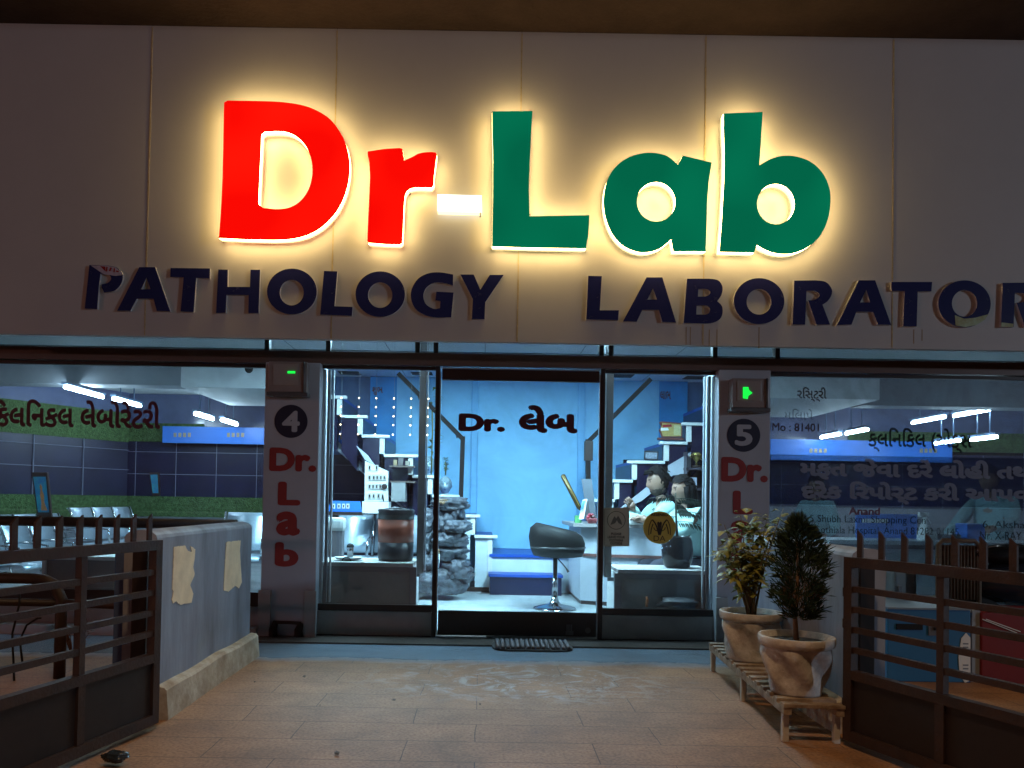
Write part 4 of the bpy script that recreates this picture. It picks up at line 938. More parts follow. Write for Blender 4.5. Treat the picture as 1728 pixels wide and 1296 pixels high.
MB().box((a.x, 7.47, zb_), (b.x, 7.66, zb_ + .055)).build("block", M_paper, t, bevel=.003)
s = MB()
for k in range(3): s.box((a.x - .001, 7.468, zb_ + .012 + k * .015), (b.x + .001, 7.6, zb_ + .014 + k * .015))
s.build("sheet_line", mat("paper_shade", (.3, .38, .45), .6), t)

# plaque, photo, trophies on the right stairs and shelf
t = thing("award_plaque", "red and gold award plaque standing on the right stairs", "plaque", at(1132, 742, YS + .1))
Yk = YS + .1
MB().prism(*slabpx([(1113, 712), (1118, 711), (1152, 714), (1151, 738), (1117, 738), (1112, 726), (1116, 720)], Yk, .02)).build("board", mat("plaque_wood", (.16, .05, .04), .4), t)
MB().prism(*slabpx([(1118, 713.5), (1150, 716), (1149, 736), (1119, 736), (1115, 725)], Yk - .004, .003)).build("gold_face", mat("plaque_gold", (.50, .36, .12), .35, var=.3, vscale=30), t)
MB().prism(*slabpx([(1137, 717), (1148.5, 718), (1148, 734), (1137, 734)], Yk - .007, .002)).build("pale_panel", mat("plaque_pale", (.56, .50, .26), .4, var=.2, vscale=60), t)
MB().prism(*slabpx([(1115, 722), (1127, 722), (1129, 726), (1115, 727)], Yk - .008, .002)).build("white_label", M_paper, t)
MB().prism(*slabpx([(1118, 717), (1133, 716), (1134, 720), (1119, 721)], Yk - .008, .002)).build("red_label", M_crim, t)
MB().box(at(1111, 742, Yk) , at(1153, 739, Yk) + Vector((0, .07, 0))).build("base", mat("plaque_wood", (.16, .05, .04), .4), t)
t = thing("framed_photo", "small pale framed photo leaning on the right stairs", "photo frame", at(1100, 776, YS + .1))
MB().prism(*slabpx([(1088, 761), (1111, 762), (1110, 776), (1087, 775)], YS + .1, .012)).build("frame", M_frame, t)
MB().prism(*slabpx([(1089.5, 763), (1109.5, 764), (1108.5, 774.5), (1089, 773.5)], YS + .097, .002)).build("print", mat("photo_print", (.42, .48, .58), .3, var=.7, vscale=55), t)
Yk = 8.5
t = thing("trophy_shelf", "dark open shelf with trophies behind the two people", "shelf", at(1180, 880, Yk))
for y in (790, 824, 862): MB().box(at(1158, y + 2.5, Yk), at(1226, y, Yk) + Vector((0, .28, 0))).build("board", mat("shelf_dark", (.055, .045, .06), .4), t)
MB().box(at(1160, 905, Yk) + Vector((0, .285, 0)), at(1226, 762, Yk) + Vector((0, .30, 0))).build("back", mat("shelf_back", (.04, .03, .04), .5), t)
for x in (1159, 1226): MB().box(at(x - 1.5, 905, Yk), at(x + 1.5, 762, Yk) + Vector((0, .28, 0))).build("side", mat("shelf_dark", (.055, .045, .06), .4), t)
def trophy(px, pyb, pyt, lab, m):
    b = at(px, pyb, Yk + .08); h_ = at(px, pyt, Yk).z - b.z
    t = thing("trophy", lab, "trophy", b, group="trophies on the dark shelf")
    MB().lathe(b, [(h_ * .28, .001), (h_ * .28, h_ * .16), (h_ * .2, h_ * .18)], 12).build("base", M_frame, t)
    MB().lathe(b, [(h_ * .08, h_ * .18), (h_ * .05, h_ * .4), (h_ * .2, h_ * .55), (h_ * .28, h_ * .85), (h_ * .27, h_), (h_ * .22, h_ * .98), (h_ * .04, h_ * .6)], 16).build("cup", m, t)
    s = MB()
    for sg in (-1, 1): s.tube([b + Vector((sg * h_ * .24, 0, h_ * .62)), b + Vector((sg * h_ * .42, 0, h_ * .75)), b + Vector((sg * h_ * .28, 0, h_ * .9))], h_ * .03, 6)
    s.build("handle", m, t)
M_gold = mat("trophy_gold", (.55, .40, .14), .25, metal=.9)
trophy(1175, 790, 763, "gold trophy cup on the top shelf behind the woman", M_gold); trophy(1190, 790, 768, "dull trophy cup right of the gold one on the top shelf", mat("trophy_dull", (.30, .26, .20), .4, metal=.7))
o = MB().box(at(1160, 823, Yk + .03), at(1173, 806, Yk + .1)).build("framed_card", mat("photo_print2", (.50, .50, .60), .4, var=.8, vscale=40)); tag(o, "pale patterned card on the middle shelf beside the woman's hair", "card")
b = at(1193, 823, Yk + .08); t = thing("glass_bottle", "small pale glass bottle on the middle shelf behind the woman", "bottle", b)
MB().lathe(b, [(.04, .001), (.044, .02), (.042, .10), (.014, .13), (.012, .16)], 16).build("bottle", mat("pale_glass_bottle", (.35, .45, .52), .1), t); MB().lathe(b + Vector((0, 0, .161)), [(.014, 0), (.014, .02)], 12).build("cap", M_white, t)

# urn with a small palm on the right ledge
c = at(1144, 960, 6.35); r = (at(1171, 920, 6.35).x - at(1118, 920, 6.35).x) / 2; hh = at(1144, 905, 6.35).z - zr
q = Vector((c.x, 6.38, zr))
t = thing("urn", "large glossy black urn on the right display ledge", "urn", q)
MB().lathe(q, [(r * .72, .001), (r * .80, .01), (r * .96, hh * .3), (r, hh * .55), (r * .92, hh * .85), (r * .84, hh * .95), (r * .86, hh), (r * .74, hh), (r * .70, hh * .9)], 36).build("urn", mat("urn_glaze", (.009, .008, .009), .16, spec=.35), t)
s = MB()
for k in range(26):
    a = R(180 + (k % 13) * 6 - 20); z = hh * (.55 + .32 * ((k * 7) % 13) / 13); s.blob(q + Vector((r * .97 * math.cos(a), r * .97 * math.sin(a), z)), .006, 1)
s.build("studs", M_steel, t)
t = thing("potted_palm", "small dark palm growing out of the black urn", "plant", q + Vector((0, 0, hh)))
s = MB(); top = q + Vector((-.02, 0, hh + .36)); s.tube([q + Vector((0, 0, hh * .88)), q + Vector((-.015, 0, hh + .2)), top], [.012, .008, .005]); s.build("stem", mat("palm_stem", (.05, .04, .02), .6), t)
s = MB()
for z, ang, L in ((.33, 180, .22), (.31, 5, .24), (.20, 0, .24), (.16, 200, .18), (.12, -25, .20), (.10, 150, .16), (.26, 60, .15), (.22, -70, .16)):
    o0 = q + Vector((-.015, 0, hh + z)); d = Vector((math.cos(R(ang)), math.sin(R(ang)) * .6, .12)).normalized(); pts = [o0 + d * L * k / 6 - Vector((0, 0, .05 * (k / 6) ** 2)) for k in range(7)]
    s.tube(pts, .003, 5)
    for k in range(1, 7):
        for sg in (-1, 1):
            for m_ in (0, .5): leafblade(s, pts[k] - d * L / 6 * m_, (d.x * .5 + sg * d.y * .5, d.y * .5 - sg * d.x * .3, -.75), .06, .011, (0, 1, 0), .2)
s.build("frond", mat("palm_frond", (.010, .022, .012), .5), t)
# dark bundle and orange stub on the floor of the right ledge
a = at(1146, 1034, 6.08); o = MB().blob((a.x, 6.09, ZF + .07 + .16), (.16, .05, .05), 3, .35, 2.2, 5).build("folded_bag", mat("bag_grey", (.06, .055, .06), .5, var=.5, vscale=15)); tag(o, "dark crumpled bag lying behind the glass under the urn", "bag")
o.location.z -= .11 - .115
a = at(1091, 1034, 6.07); o = MB().tube([(a.x, 6.07, .255), (a.x + .004, 6.07, .31), (a.x - .002, 6.07, .335)], [.01, .012, .008]).build("orange_stub", mat("orange_stub", (.42, .13, .04), .6)); tag(o, "small orange stub standing behind the glass left of the bag", "stub")

# stickers on the right bay
t = thing("door_notice", "pale metal notice asking visitors to leave footwear outside, stuck on the right bay glass", "notice", at(1040, 920, YG - .01))
MB().prism(*slabpx([(1018, 857), (1062, 857), (1062, 922), (1018, 922)], YG - .012, .007)).build("plate", mat("brass_plate", (.42, .40, .31), .4), t)
s = MB(); s.prism([[at(x, y, YG - .0135) for x, y in ell(1040, 878, 15.5, 15.5, 32)], [at(x, y, YG - .0135) for x, y in ell(1040, 878, 14.6, 14.6, 32)]], (0, 0, 0), (0, .001, 0))
for a, b in (((1020, 859), (1060, 859)), ((1020, 920), (1060, 920)), ((1020, 859), (1020, 920)), ((1060, 859), (1060, 920))): s.bar(at(*a, YG - .0128), at(*b, YG - .0128), .0015, .0015)
s.build("ring", mat("plate_ink", (.045, .045, .04), .6), t)
s = MB(); s.prism([[at(x, y, YG - .0135) for x, y in ((1030, 886), (1034, 876), (1037, 871), (1040, 875), (1043, 870), (1048, 878), (1050, 886), (1044, 883), (1041, 878), (1038, 883))]], (0, 0, 0), (0, .001, 0)); s.build("shoe_mark", mat("plate_mark", (.12, .12, .10), .5), t)
for w, y in (("PLEASE", 901), ("LEAVE YOUR", 906.5), ("FOOTWEAR", 912), ("OUTSIDE", 917)):
    k = len(w) * 1.45; text(w, (1040 - k, y - 2.2, 1040 + k, y + 2.0), YG - .0135, mat("plate_ink", (.045, .045, .04), .6), t, .03)
t = thing("round_sticker", "round dull yellow sticker with a bat emblem on the right bay glass", "sticker", at(1113, 917, YG - .01))
MB().prism([[at(x, y, YG - .012) for x, y in ell(1113, 890, 27.5, 27.5, 48)]], (0, 0, 0), (0, .006, 0)).build("disc", mat("mustard_disc", (.58, .39, .06), .5, var=.1), t)
M_ink = mat("sticker_ink", (.035, .02, .008), .6)
s = MB()
def stroke(pts, w):
    q = [at(1113 + x, y, YG - .0135) for x, y in pts]
    for a, b in zip(q, q[1:]): s.bar(a, b, .001, w, (0, 0, 1))
for sg in (-1, 1):
    stroke([(sg * x, y) for x, y in ((18, 903), (18.5, 895), (17, 886), (14, 879), (12, 877))], .006)
    stroke([(sg * x, y) for x, y in ((12, 877), (8, 882), (5, 888), (1, 903))], .010)
    stroke([(sg * x, y) for x, y in ((15, 901), (14, 893), (11, 884))], .008)
    stroke([(sg * x, y) for x, y in ((10, 890), (8, 894), (4, 896))], .006)
s.prism([[at(1113 + x, y, YG - .0138) for x, y in ((-4, 882), (-2, 880), (0, 882), (2, 880), (4, 882), (3, 890), (1, 902), (-1, 902), (-3, 890))]], (0, 0, 0), (0, .001, 0))
s.build("bat_emblem", M_ink, t)
text("RESENSO", (1099, 866, 1127, 871), YG - .0135, M_ink, t, .03); text("DA", (1103, 904, 1123, 913), YG - .0135, M_ink, t, .0)
# ---------------------------------------------------------------- waiting hall furniture
def steel_bench(loc, rz, n, lab, w=.55, hs=1.0):
    t = thing("steel_bench", lab, "waiting bench", loc, rz, group="steel waiting benches")
    L = n * w; t.scale = (1, 1, hs)
    s = MB(); s.box((-L/2, .14, .33), (L/2, .20, .37)); s.build("beam", M_alud, t, world=False)
    for x in (-L/2 + .2, L/2 - .2):
        s = MB(); s.tube([(x, -.12, .0), (x, -.10, .03), (x, .10, .06), (x, .17, .34)], .02); s.tube([(x, .40, .0), (x, .36, .03), (x, .17, .10)], .02); s.build("leg", M_steel, t, world=False)
    for k in range(n):
        x0, x1 = -L/2 + k * w + .02, -L/2 + (k + 1) * w - .02
        def sheet(prof):
            s = MB(); V = []
            for y, z in prof: V.append([s.bm.verts.new((x, y, z)) for x in (x0, x1)])
            V2 = [[s.bm.verts.new(v.co + Vector((0, .012, -.012))) for v in r] for r in V]
            for a, b, c, d in zip(V, V[1:], V2, V2[1:]):
                s._f([a[0], a[1], b[1], b[0]], True); s._f([c[0], d[0], d[1], c[1]], True)
                for i in (0, 1): s._f([a[i], b[i], d[i], c[i]])
            s._f([V[0][0], V2[0][0], V2[0][1], V[0][1]]); s._f([V[-1][0], V[-1][1], V2[-1][1], V2[-1][0]])
            return s
        sheet([(-.26, .36), (-.22, .40), (-.12, .41), (.0, .395), (.12, .39), (.17, .40)]).build("seat", M_perf, t, world=False)
        sheet([(.18, .44), (.20, .52), (.25, .68), (.29, .80), (.31, .84), (.335, .845)]).build("backrest", M_perf, t, world=False)
    for x in [-L/2 + k * w for k in range(n + 1)]:
        s = MB(); s.tube([(x, -.22, .42), (x, -.2, .58), (x, .0, .61), (x, .22, .60)], .014, 8); s.tube([(x, .17, .38), (x, .20, .60), (x, .30, .85)], .013, 8); s.build("armrest", M_steel, t, world=False)
    return t
steel_bench((-4.50, 7.85, ZF), R(90), 3, "steel bench of three bright seats nearest the wide left window", .47, .87)
steel_bench((-5.35, 9.5, ZF), R(90), 3, "steel bench of three seats nearest the slanting wall in the left room", .5, .9)
steel_bench((-4.85, 10.4, ZF), R(90), 3, "steel bench of three seats below the brightest tubes in the left room", .55)
steel_bench((-1.75, 8.25, ZF), 0, 4, "long steel bench seen behind the pillar numbered 4 and the left bay")
# white box ledge behind the left window
a, b = at(69, 1000, 6.12), at(208, 940, 6.12)
t = thing("display_ledge", "pale boxed ledge standing behind the wide left window", "display ledge", ((a.x + b.x) / 2, 6.12, ZF), group="display ledges behind the windows")
MB().box((a.x, 6.12, b.z - .03), (b.x, 6.7, b.z)).build("top", M_white, t, bevel=.004)
MB().box((a.x + .03, 6.14, ZF), (b.x - .03, 6.17, b.z - .031)).build("front_panel", mat("ledge_panel", (.21, .205, .20), .5, var=.12, vscale=2), t)
s = MB()
for x in (a.x, b.x - .029): s.box((x, 6.125, ZF), (x + .029, 6.17, b.z - .031))
s.build("frame", M_white, t)
# framed painting leaning on the wall, and a smaller frame built for a reflection
def painting(q, lab, Y, fig):
    c = sum((at(x, y, Y) for x, y in q), Vector()) / 4; t = thing("framed_painting", lab, "painting", c)
    Q = [at(x, y, Y) for x, y in q]
    MB().prism([Q], (0, 0, 0), (0, .04, 0)).build("frame", M_frame, t)
    I = [c + (p - c) * .80 for p in Q]
    MB().prism([I], (0, -.004, 0), (0, -.001, 0)).build("canvas", mat("turquoise_canvas", (.03, .26, .30), .5, var=.4, vscale=9, col2=(.01, .10, .30)), t)
    if fig:
        ax, up = (I[1] - I[0]), (I[0] - I[3])
        o = I[3]
        def uv(u, v): return o + ax * u + up * v
        s = MB(); s.prism([[uv(u, v) for u, v in ((.28, .05), (.40, .30), (.36, .48), (.44, .62), (.42, .72), (.52, .80), (.62, .72), (.58, .62), (.68, .48), (.62, .30), (.78, .05))]], (0, -.007, 0), (0, -.005, 0)); s.build("painted_figure", mat("orange_figure", (.42, .17, .06), .6, var=.3, vscale=15), t)
painting([(53, 797), (79, 797), (86, 872), (63, 872)], "tall framed turquoise painting of an orange robed figure in the left room", 9.2, True)
painting([(252, 797), (267, 797), (269, 836), (257, 836)], "small dim frame standing in for a reflection on the navy tiles of the left room", 11.75, False)
# armchair with a light cover
a = at(566, 940, 6.95)
t = thing("armchair", "grey armchair with a pale head cover behind the left bay window", "armchair", (a.x - .05, 6.95, ZF))
x0, x1 = at(536, 900, 6.95).x, at(580, 900, 6.95).x; z1 = at(566, 874, 6.95).z
MB().box((x0, 6.9, .42), (x1, 7.02, z1 - .04)).build("backrest", mat("armchair_grey", (.13, .125, .14), .7, var=.2), t, bevel=.03)
MB().box((x0 - .01, 6.885, z1 - .12), (x1 + .012, 7.035, z1 + .005)).build("head_cover", mat("cover_pale", (.50, .53, .52), .7), t, bevel=.035)
MB().box((x0, 7.03, .36), (x1, 7.5, .50)).build("seat", mat("armchair_grey", (.13, .125, .14), .7, var=.2), t, bevel=.03)
for x in (x0 + .03, x1 - .05):
    for y in (6.92, 7.45): MB().box((x, y, ZF), (x + .03, y + .03, .37)).build("leg", M_frame, t)
# dome camera on the left duct
c = at(420, 622, 8.3); t = thing("dome_camera", "small dark dome camera hanging at the top of the wide left window", "camera", c)
MB().blob(c, (.045, .045, .05), 3).build("dome", M_black, t); MB().lathe((c.x, c.y, c.z + .04), [(.05, 0), (.05, .03), (.02, .05), (.02, ZC - c.z - .04)], 16).build("mount", M_alud, t)

# right room: counter, spray bottle, chairs
Yc = 7.0
xc0 = at(1400, 915, Yc).x; zc = at(1560, 913, Yc).z
t = thing("lab_counter", "long pale counter behind the dusty right window", "counter", (xc0, Yc, ZF))
MB().box((xc0, Yc, zc - .04), (8.2, Yc + .6, zc)).build("top", mat("counter_top", (.48, .55, .60), .25), t, bevel=.004)
MB().box((xc0 + .03, Yc + .04, ZF), (8.2, Yc + .08, zc - .041)).build("front_panel", mat("counter_front", (.12, .14, .17), .5, var=.2, vscale=2), t)
for k in range(4): MB().box((xc0 + .4 + k * 1.2, Yc + .02, ZF + .06), (xc0 + 1.45 + k * 1.2, Yc + .039, zc - .08)).build("drawer_front", mat("counter_drawer", (.19, .21, .24), .45), t, bevel=.003)
b = at(1561, 905, Yc + .1); b.z = zc
t = thing("spray_bottle", "white spray bottle standing on the counter behind the right window", "bottle", b)
MB().lathe(b, [(.045, .001), (.048, .02), (.046, .13), (.02, .18), (.018, .22)], 18).build("bottle", M_white, t)
s = MB(); s.box((b.x - .06, b.y - .015, b.z + .22), (b.x + .03, b.y + .015, b.z + .26)); s.bar(b + Vector((.0, 0, .22)), b + Vector((.05, 0, .16)), .02, .012); s.build("trigger_head", M_paper, t, bevel=.004)
a, b = at(1446, 884, Yc + .5), at(1548, 868, Yc + .5)
t = thing("counter_sign", "long blue sign board standing on the right counter", "sign", (a.x, a.y, zc)); MB().box((a.x, a.y, zc + .001), (b.x, a.y + .03, b.z)).build("panel", M_sign, t)
MB().box((a.x + .05, a.y - .003, b.z - .09), (a.x + .30, a.y - .001, b.z - .05)).build("pale_print", M_paper, t); MB().box((a.x, a.y + .031, zc + .001), (b.x, a.y + .1, zc + .03)).build("foot", M_grey, t)
for px0, px1, py, lab, m in ((1565, 1582, 897, "small white carton on the right counter beside the spray bottle", M_white), (1632, 1662, 884, "blue box at the right end of the counter under the frosted lettering", M_sign), (1590, 1622, 902, "grey flat carton on the right counter", M_grey)):
    a, b = at(px0, 912, Yc + .2), at(px1, py, Yc + .2); o = MB().box((a.x, a.y, zc + .001), (b.x, a.y + .18, b.z)).build("carton", m, bevel=.005); tag(o, lab, "carton")

# ---------------------------------------------------------------- people
M_skin = mat("skin_brown", (.29, .165, .115), .5, var=.12, vscale=20); M_hair = mat("hair_black", (.010, .008, .008), .75, bump=.5, bscale=90, spec=.12)
M_face = [M_skin, M_hair, mat("lip_brown", (.20, .07, .06), .45)]
M_shirt = mat("mint_shirt", (.42, .66, .62), .75, var=.16, vscale=9, bump=.5, bscale=14); M_trou = mat("dark_trousers", (.03, .03, .045), .8)
def skinmesh(V, E, Rr, sub=2):
    me = bpy.data.meshes.new('k'); me.from_pydata([tuple(v) for v in V], E, []); o = bpy.data.objects.new('k', me); COL.objects.link(o)
    sk = o.modifiers.new('s', 'SKIN'); ss = o.modifiers.new('u', 'SUBSURF'); ss.levels = sub; ss.render_levels = sub
    for i, r in enumerate(Rr):
        sv = me.skin_vertices[0].data[i]; sv.radius = (r, r) if not isinstance(r, tuple) else r; sv.use_root = (i == 0)
    C.view_layer.update()
    out = bpy.data.meshes.new_from_object(o.evaluated_get(C.evaluated_depsgraph_get())); bpy.data.objects.remove(o); bpy.data.meshes.remove(me)
    for p in out.polygons: p.use_smooth = True
    return out
def hand(s, wrist, d, palm_n, side):
    """palm and five bent fingers added to a builder"""
    d = Vector(d).normalized(); n_ = Vector(palm_n); n_ = (n_ - d * n_.dot(d)).normalized(); w = d.cross(n_) * side
    wr = Vector(wrist); s.tube([wr - d * .01, wr + d * .03, wr + d * .075, wr + d * .09], [.025, .034, .038, .026], 8)
    for k, (o, L) in enumerate(((-.030, .062), (-.010, .074), (.010, .07), (.029, .054))):
        b = wr + d * .082 + w * o; s.tube([b, b + d * L * .45 + n_ * .008, b + d * L * .75 + n_ * .026, b + d * L * .85 + n_ * .042], [.0095, .009, .008, .006], 6)
    b = wr + d * .025 - w * .032; s.tube([b, b + d * .03 - w * .022 + n_ * .01, b + d * .058 - w * .022 + n_ * .022], [.012, .010, .007], 6)
def person(name_lab, root, yaw, sc, pose, hair, shirt=M_shirt, group=None):
    """seated figure; local frame: faces -y, hips at the origin; pose gives shoulders / elbows / wrists"""
    t = thing("person", name_lab, "person", root, 0, group)
    Mz = Matrix.Rotation(yaw, 3, 'Z'); W_ = lambda p: Mz @ (Vector(p) * sc)
    lean = pose.get('lean', 0)
    J = {'pel': (0, 0, .02), 'bel': (0, -.01 - lean*.3, .17), 'che': (0, -.02 - lean*.8, .34), 'nek': (0, -.01 - lean, .52), 'hd': (0, -.025 - lean, .60),
         'sl': (.165, -.01 - lean, .47), 'sr': (-.165, -.01 - lean, .47), 'el': pose['el'], 'er': pose['er'], 'wl': pose['wl'], 'wr': pose['wr'],
         'hl': (.09, -.02, .0), 'hr': (-.09, -.02, .0), 'kl': (.13, -.42, .02), 'kr': (-.13, -.42, .02), 'al': (.13, -.40, -.40), 'ar': (-.13, -.40, -.40), 'tl': (.14, -.56, -.43), 'tr': (-.14, -.56, -.43)}
    keys = list(J); ix = {k: i for i, k in enumerate(keys)}
    rad = {'pel': (.15, .11), 'bel': (.135, .10), 'che': (.15, .11), 'nek': .052, 'hd': .055, 'sl': .062, 'sr': .062, 'el': .043, 'er': .043, 'wl': .028, 'wr': .028, 'hl': .085, 'hr': .085, 'kl': .062, 'kr': .062, 'al': .04, 'ar': .04, 'tl': .035, 'tr': .035}
    Ed = [('pel','bel'),('bel','che'),('che','nek'),('nek','hd'),('che','sl'),('che','sr'),('sl','el'),('sr','er'),('el','wl'),('er','wr'),('pel','hl'),('pel','hr'),('hl','kl'),('hr','kr'),('kl','al'),('kr','ar'),('al','tl'),('ar','tr')]
    def sk(ks, grow, over={}):
        kk = [k for k in keys if k in ks]; id_ = {k: i for i, k in enumerate(kk)}
        rr = []
        for k in kk:
            r = over.get(k, rad[k]); rr.append(tuple((q + grow) * sc for q in r) if isinstance(r, tuple) else (r + grow) * sc)
        return skinmesh([W_(J[k]) for k in kk], [(id_[a], id_[b]) for a, b in Ed if a in id_ and b in id_], rr)
    s = MB(); s.add(sk(keys, 0, {'pel': (.11, .075), 'bel': (.095, .065), 'che': (.10, .07), 'sl': .05, 'sr': .05}))
    for a, b, sd in (('el', 'wl', 1), ('er', 'wr', -1)):
        d = Vector(J[b]) - Vector(J[a]); g = MB(); hand(g, J[b], d, pose.get('palm', (0, -.3, -1)), sd)
        me = bpy.data.meshes.new('h'); g.bm.to_mesh(me); g.bm.free(); s.add(me, (Mz.to_4x4() @ Matrix.Scale(sc, 4)))
    hc = Vector((0, -.045 - lean * 1.05, .705)); hs = .108 * sc; hy = yaw + pose.get('turn', 0); LG = 1.17
    head_verts(s, W_(hc), hs, hy, hairline=1, long=LG, pitch=.14)
    s.build("body", M_face, t, world=False)
    m = MB(); m.add(sk([k for k in keys if k in ('pel','bel','che','sl','sr','el','er','wl','wr')], .018, {'wl': .032, 'wr': .032, 'nek': .05})); o = m.build("shirt", shirt, t, world=False)
    # collar
    m = MB()
    for sg in (-1, 1): m.prism([[W_((sg * .02, -.075 - lean, .47)), W_((sg * .075, -.03 - lean, .545)), W_((sg * .07, .03 - lean, .56)), W_((sg * .09, -.04 - lean, .50)), W_((sg * .06, -.09 - lean, .45))]], (0, 0, 0), W_((0, .012, -.006)))
    m.build("collar", shirt, t, world=False)
    m = MB(); m.add(sk([k for k in keys if k in ('pel','hl','hr','kl','kr','al','ar')], .016)); m.build("trousers", M_trou, t, world=False)
    # hair: a shell over the skull with an uneven edge
    g = bmesh.new(); bmesh.ops.create_icosphere(g, subdivisions=4, radius=1); m = MB(); mp = {}; Hz = Matrix.Rotation(hy, 3, 'Z') @ Matrix.Rotation(.14, 3, 'X')
    for v in g.verts:
        x, y, z = v.co; k = 1.10 + .05 * noise.noise(v.co * 5) + (.10 * max(0, z) if hair == 'short' else .03)
        mp[v] = (m.bm.verts.new(W_(hc) + Hz @ (Vector((x * .76 * k, y * .92 * k * (1 - .4 * max(0, -z) * (y > 0)), z * 1.04 * LG * k)) * hs)), (x, y, z))
    for f in g.faces:
        q = f.calc_center_median(); e = .06 * noise.noise(q * 7)
        ok = (q.z > .42 + e + .25 * max(0, -q.y) * (1 if hair == 'short' else .6)) if q.y < -.15 else (q.z > (-.42 if hair == 'short' else -.9) + e + (.35 if abs(q.x) > .8 and q.y < .15 else 0))
        if ok: m._f([mp[v][0] for v in f.verts], True)
    for k in range(150):                                    # loose locks over the shell
        th = random.uniform(-.5, math.pi + .5); el = random.uniform(.1, 1.35); q = Vector((math.cos(th) * math.cos(el), math.sin(th) * math.cos(el), math.sin(el)))
        if q.y < -.1 and q.z < .62: continue
        p0 = Vector((q.x * .84, q.y * 1.02, q.z * 1.04 * LG * 1.14)); fl = Vector((random.gauss(0, .10), .22 + random.gauss(0, .08), -.25 + random.gauss(0, .1)))
        m.tube([W_(hc) + Hz @ (p0 * hs), W_(hc) + Hz @ ((p0 + fl * .6 + q * .05) * hs), W_(hc) + Hz @ ((p0 + fl * 1.3 - q * .03) * hs)], [hs * .05, hs * .06, hs * .012], 5)
    g.free()
    if hair == 'short':
        for k in range(40):
            a = random.uniform(-.6, .6); q = W_(hc) + Hz @ (Vector((a * .75, -.62 + .35 * abs(a), .92)) * hs)
            m.tube([q, q + Hz @ (Vector((random.uniform(-.25, .25), -.30, .16)) * hs), q + Hz @ (Vector((random.uniform(-.4, .4), -.42, -.18)) * hs)], [hs * .09, hs * .07, hs * .02], 5)
    if hair == 'long':
        for k in range(46):
            a = R(-20 + 220 * k / 45); q = Vector((math.cos(a) * .80, .15 + .78 * math.sin(a), -.1))
            L = 2.5 + .5 * math.sin(k * 2.3); pts = [W_(hc) + Hz @ (Vector((q.x * (1 + .08 * math.sin(j + k)), q.y + .10 * j * .3, .3 - j * L / 4)) * hs) for j in range(5)]
            m.tube(pts, [hs * .2, hs * .22, hs * .2, hs * .15, hs * .04], 6)
    m.build("hair", M_hair, t, world=False)
    if hair == 'short':
        m = MB()                                            # short beard along the jaw
        g = bmesh.new(); bmesh.ops.create_icosphere(g, subdivisions=4, radius=1); mp = {}
        for v in g.verts:
            x, y, z = v.co; w = 1 - .22 * max(0, -z) ** 1.3; mp[v] = m.bm.verts.new(W_(hc) + Hz @ (Vector((x * .755 * w, y * .95 * (1 - .10 * max(0, -z)) - (.10 if z < -.6 and y < -.3 else .0), z * 1.02 * LG)) * hs))
        for f in g.faces:
            q = f.calc_center_median()
            if q.z < -.46 and q.y < .15 and not (abs(q.x) < .22 and q.y < -.6 and q.z > -.58): m._f([mp[v] for v in f.verts], True)
        g.free(); m.build("beard", mat("stubble", (.075, .05, .04), .8, var=.4, vscale=40), t, world=False)
    return t
# the two at the desk
def seat_root(px_head, py_top, Y, sc, yaw, lean):
    """hips so that the crown of the head comes at this photo pixel"""
    p = at(px_head, py_top, Y); off = Matrix.Rotation(yaw, 3, 'Z') @ Vector((0, -.045 - lean * 1.05, 0)) * sc
    return Vector((p.x - off.x, Y - off.y, p.z - .835 * sc))
yw = R(-82); s1 = 1.0
r1 = seat_root(1110, 790, 7.95, 1.12, yw, .10)
pm = person("man in a mint shirt with a short beard, leaning at the desk with hand raised", r1, yw, 1.12,
       {'lean': .10, 'el': (.25, -.30, .33), 'wl': (.14, -.55, .40), 'er': (-.27, -.22, .32), 'wr': (-.07, -.36, .46), 'palm': (0, -.6, .5), 'turn': R(6)}, 'short')
r2 = seat_root(1152, 803, 7.5, 1.06, R(-78), .04)
pw_ = person("woman in a pale mint shirt with long dark hair, sitting beside the man", r2, R(-78), 1.06,
       {'lean': .04, 'el': (.24, -.22, .30), 'wl': (.10, -.45, .41), 'er': (-.24, -.22, .30), 'wr': (-.08, -.45, .41), 'turn': R(4)}, 'long')
def stool_for(r, lab, m, back):
    t = thing("office_chair", lab, "chair", (r.x, r.y, ZF), group="chairs of the desk staff")
    zz = r.z - .13
    MB().lathe((r.x, r.y, zz - .06), [(.10, 0), (.22, .01), (.24, .04), (.2, .06), (.01, .062)], 28).build("seat", m, t)
    MB().tube([(r.x, r.y, ZF + .06), (r.x, r.y, zz - .06)], .028).build("column", M_steel, t)
    s = MB()
    for k in range(5):
        a = k * 1.2566; s.bar((r.x, r.y, ZF + .07), (r.x + .27 * math.cos(a), r.y + .27 * math.sin(a), ZF + .03), .035, .03)
        s.blob((r.x + .27 * math.cos(a), r.y + .27 * math.sin(a), ZF + .026), .025, 1)
    s.build("star_base", M_steel, t)
    pts = [Vector((r.x + .24 + .06 * math.sin(k / 6 * 1.5), r.y, zz - .01 + back * k / 6)) for k in range(7)]
    s = MB()
    for a, b in zip(pts, pts[1:]): s.bar(a, b + (b - a) * .05, .36, .03, (1, 0, 0))
    s.build("backrest", m, t, bevel=.004)
stool_for(r1, "dark chair under the man at the desk", M_black, .28)
stool_for(r2, "pale curved chair under the woman at the desk", mat("chair_pale", (.34, .40, .46), .35), .14)
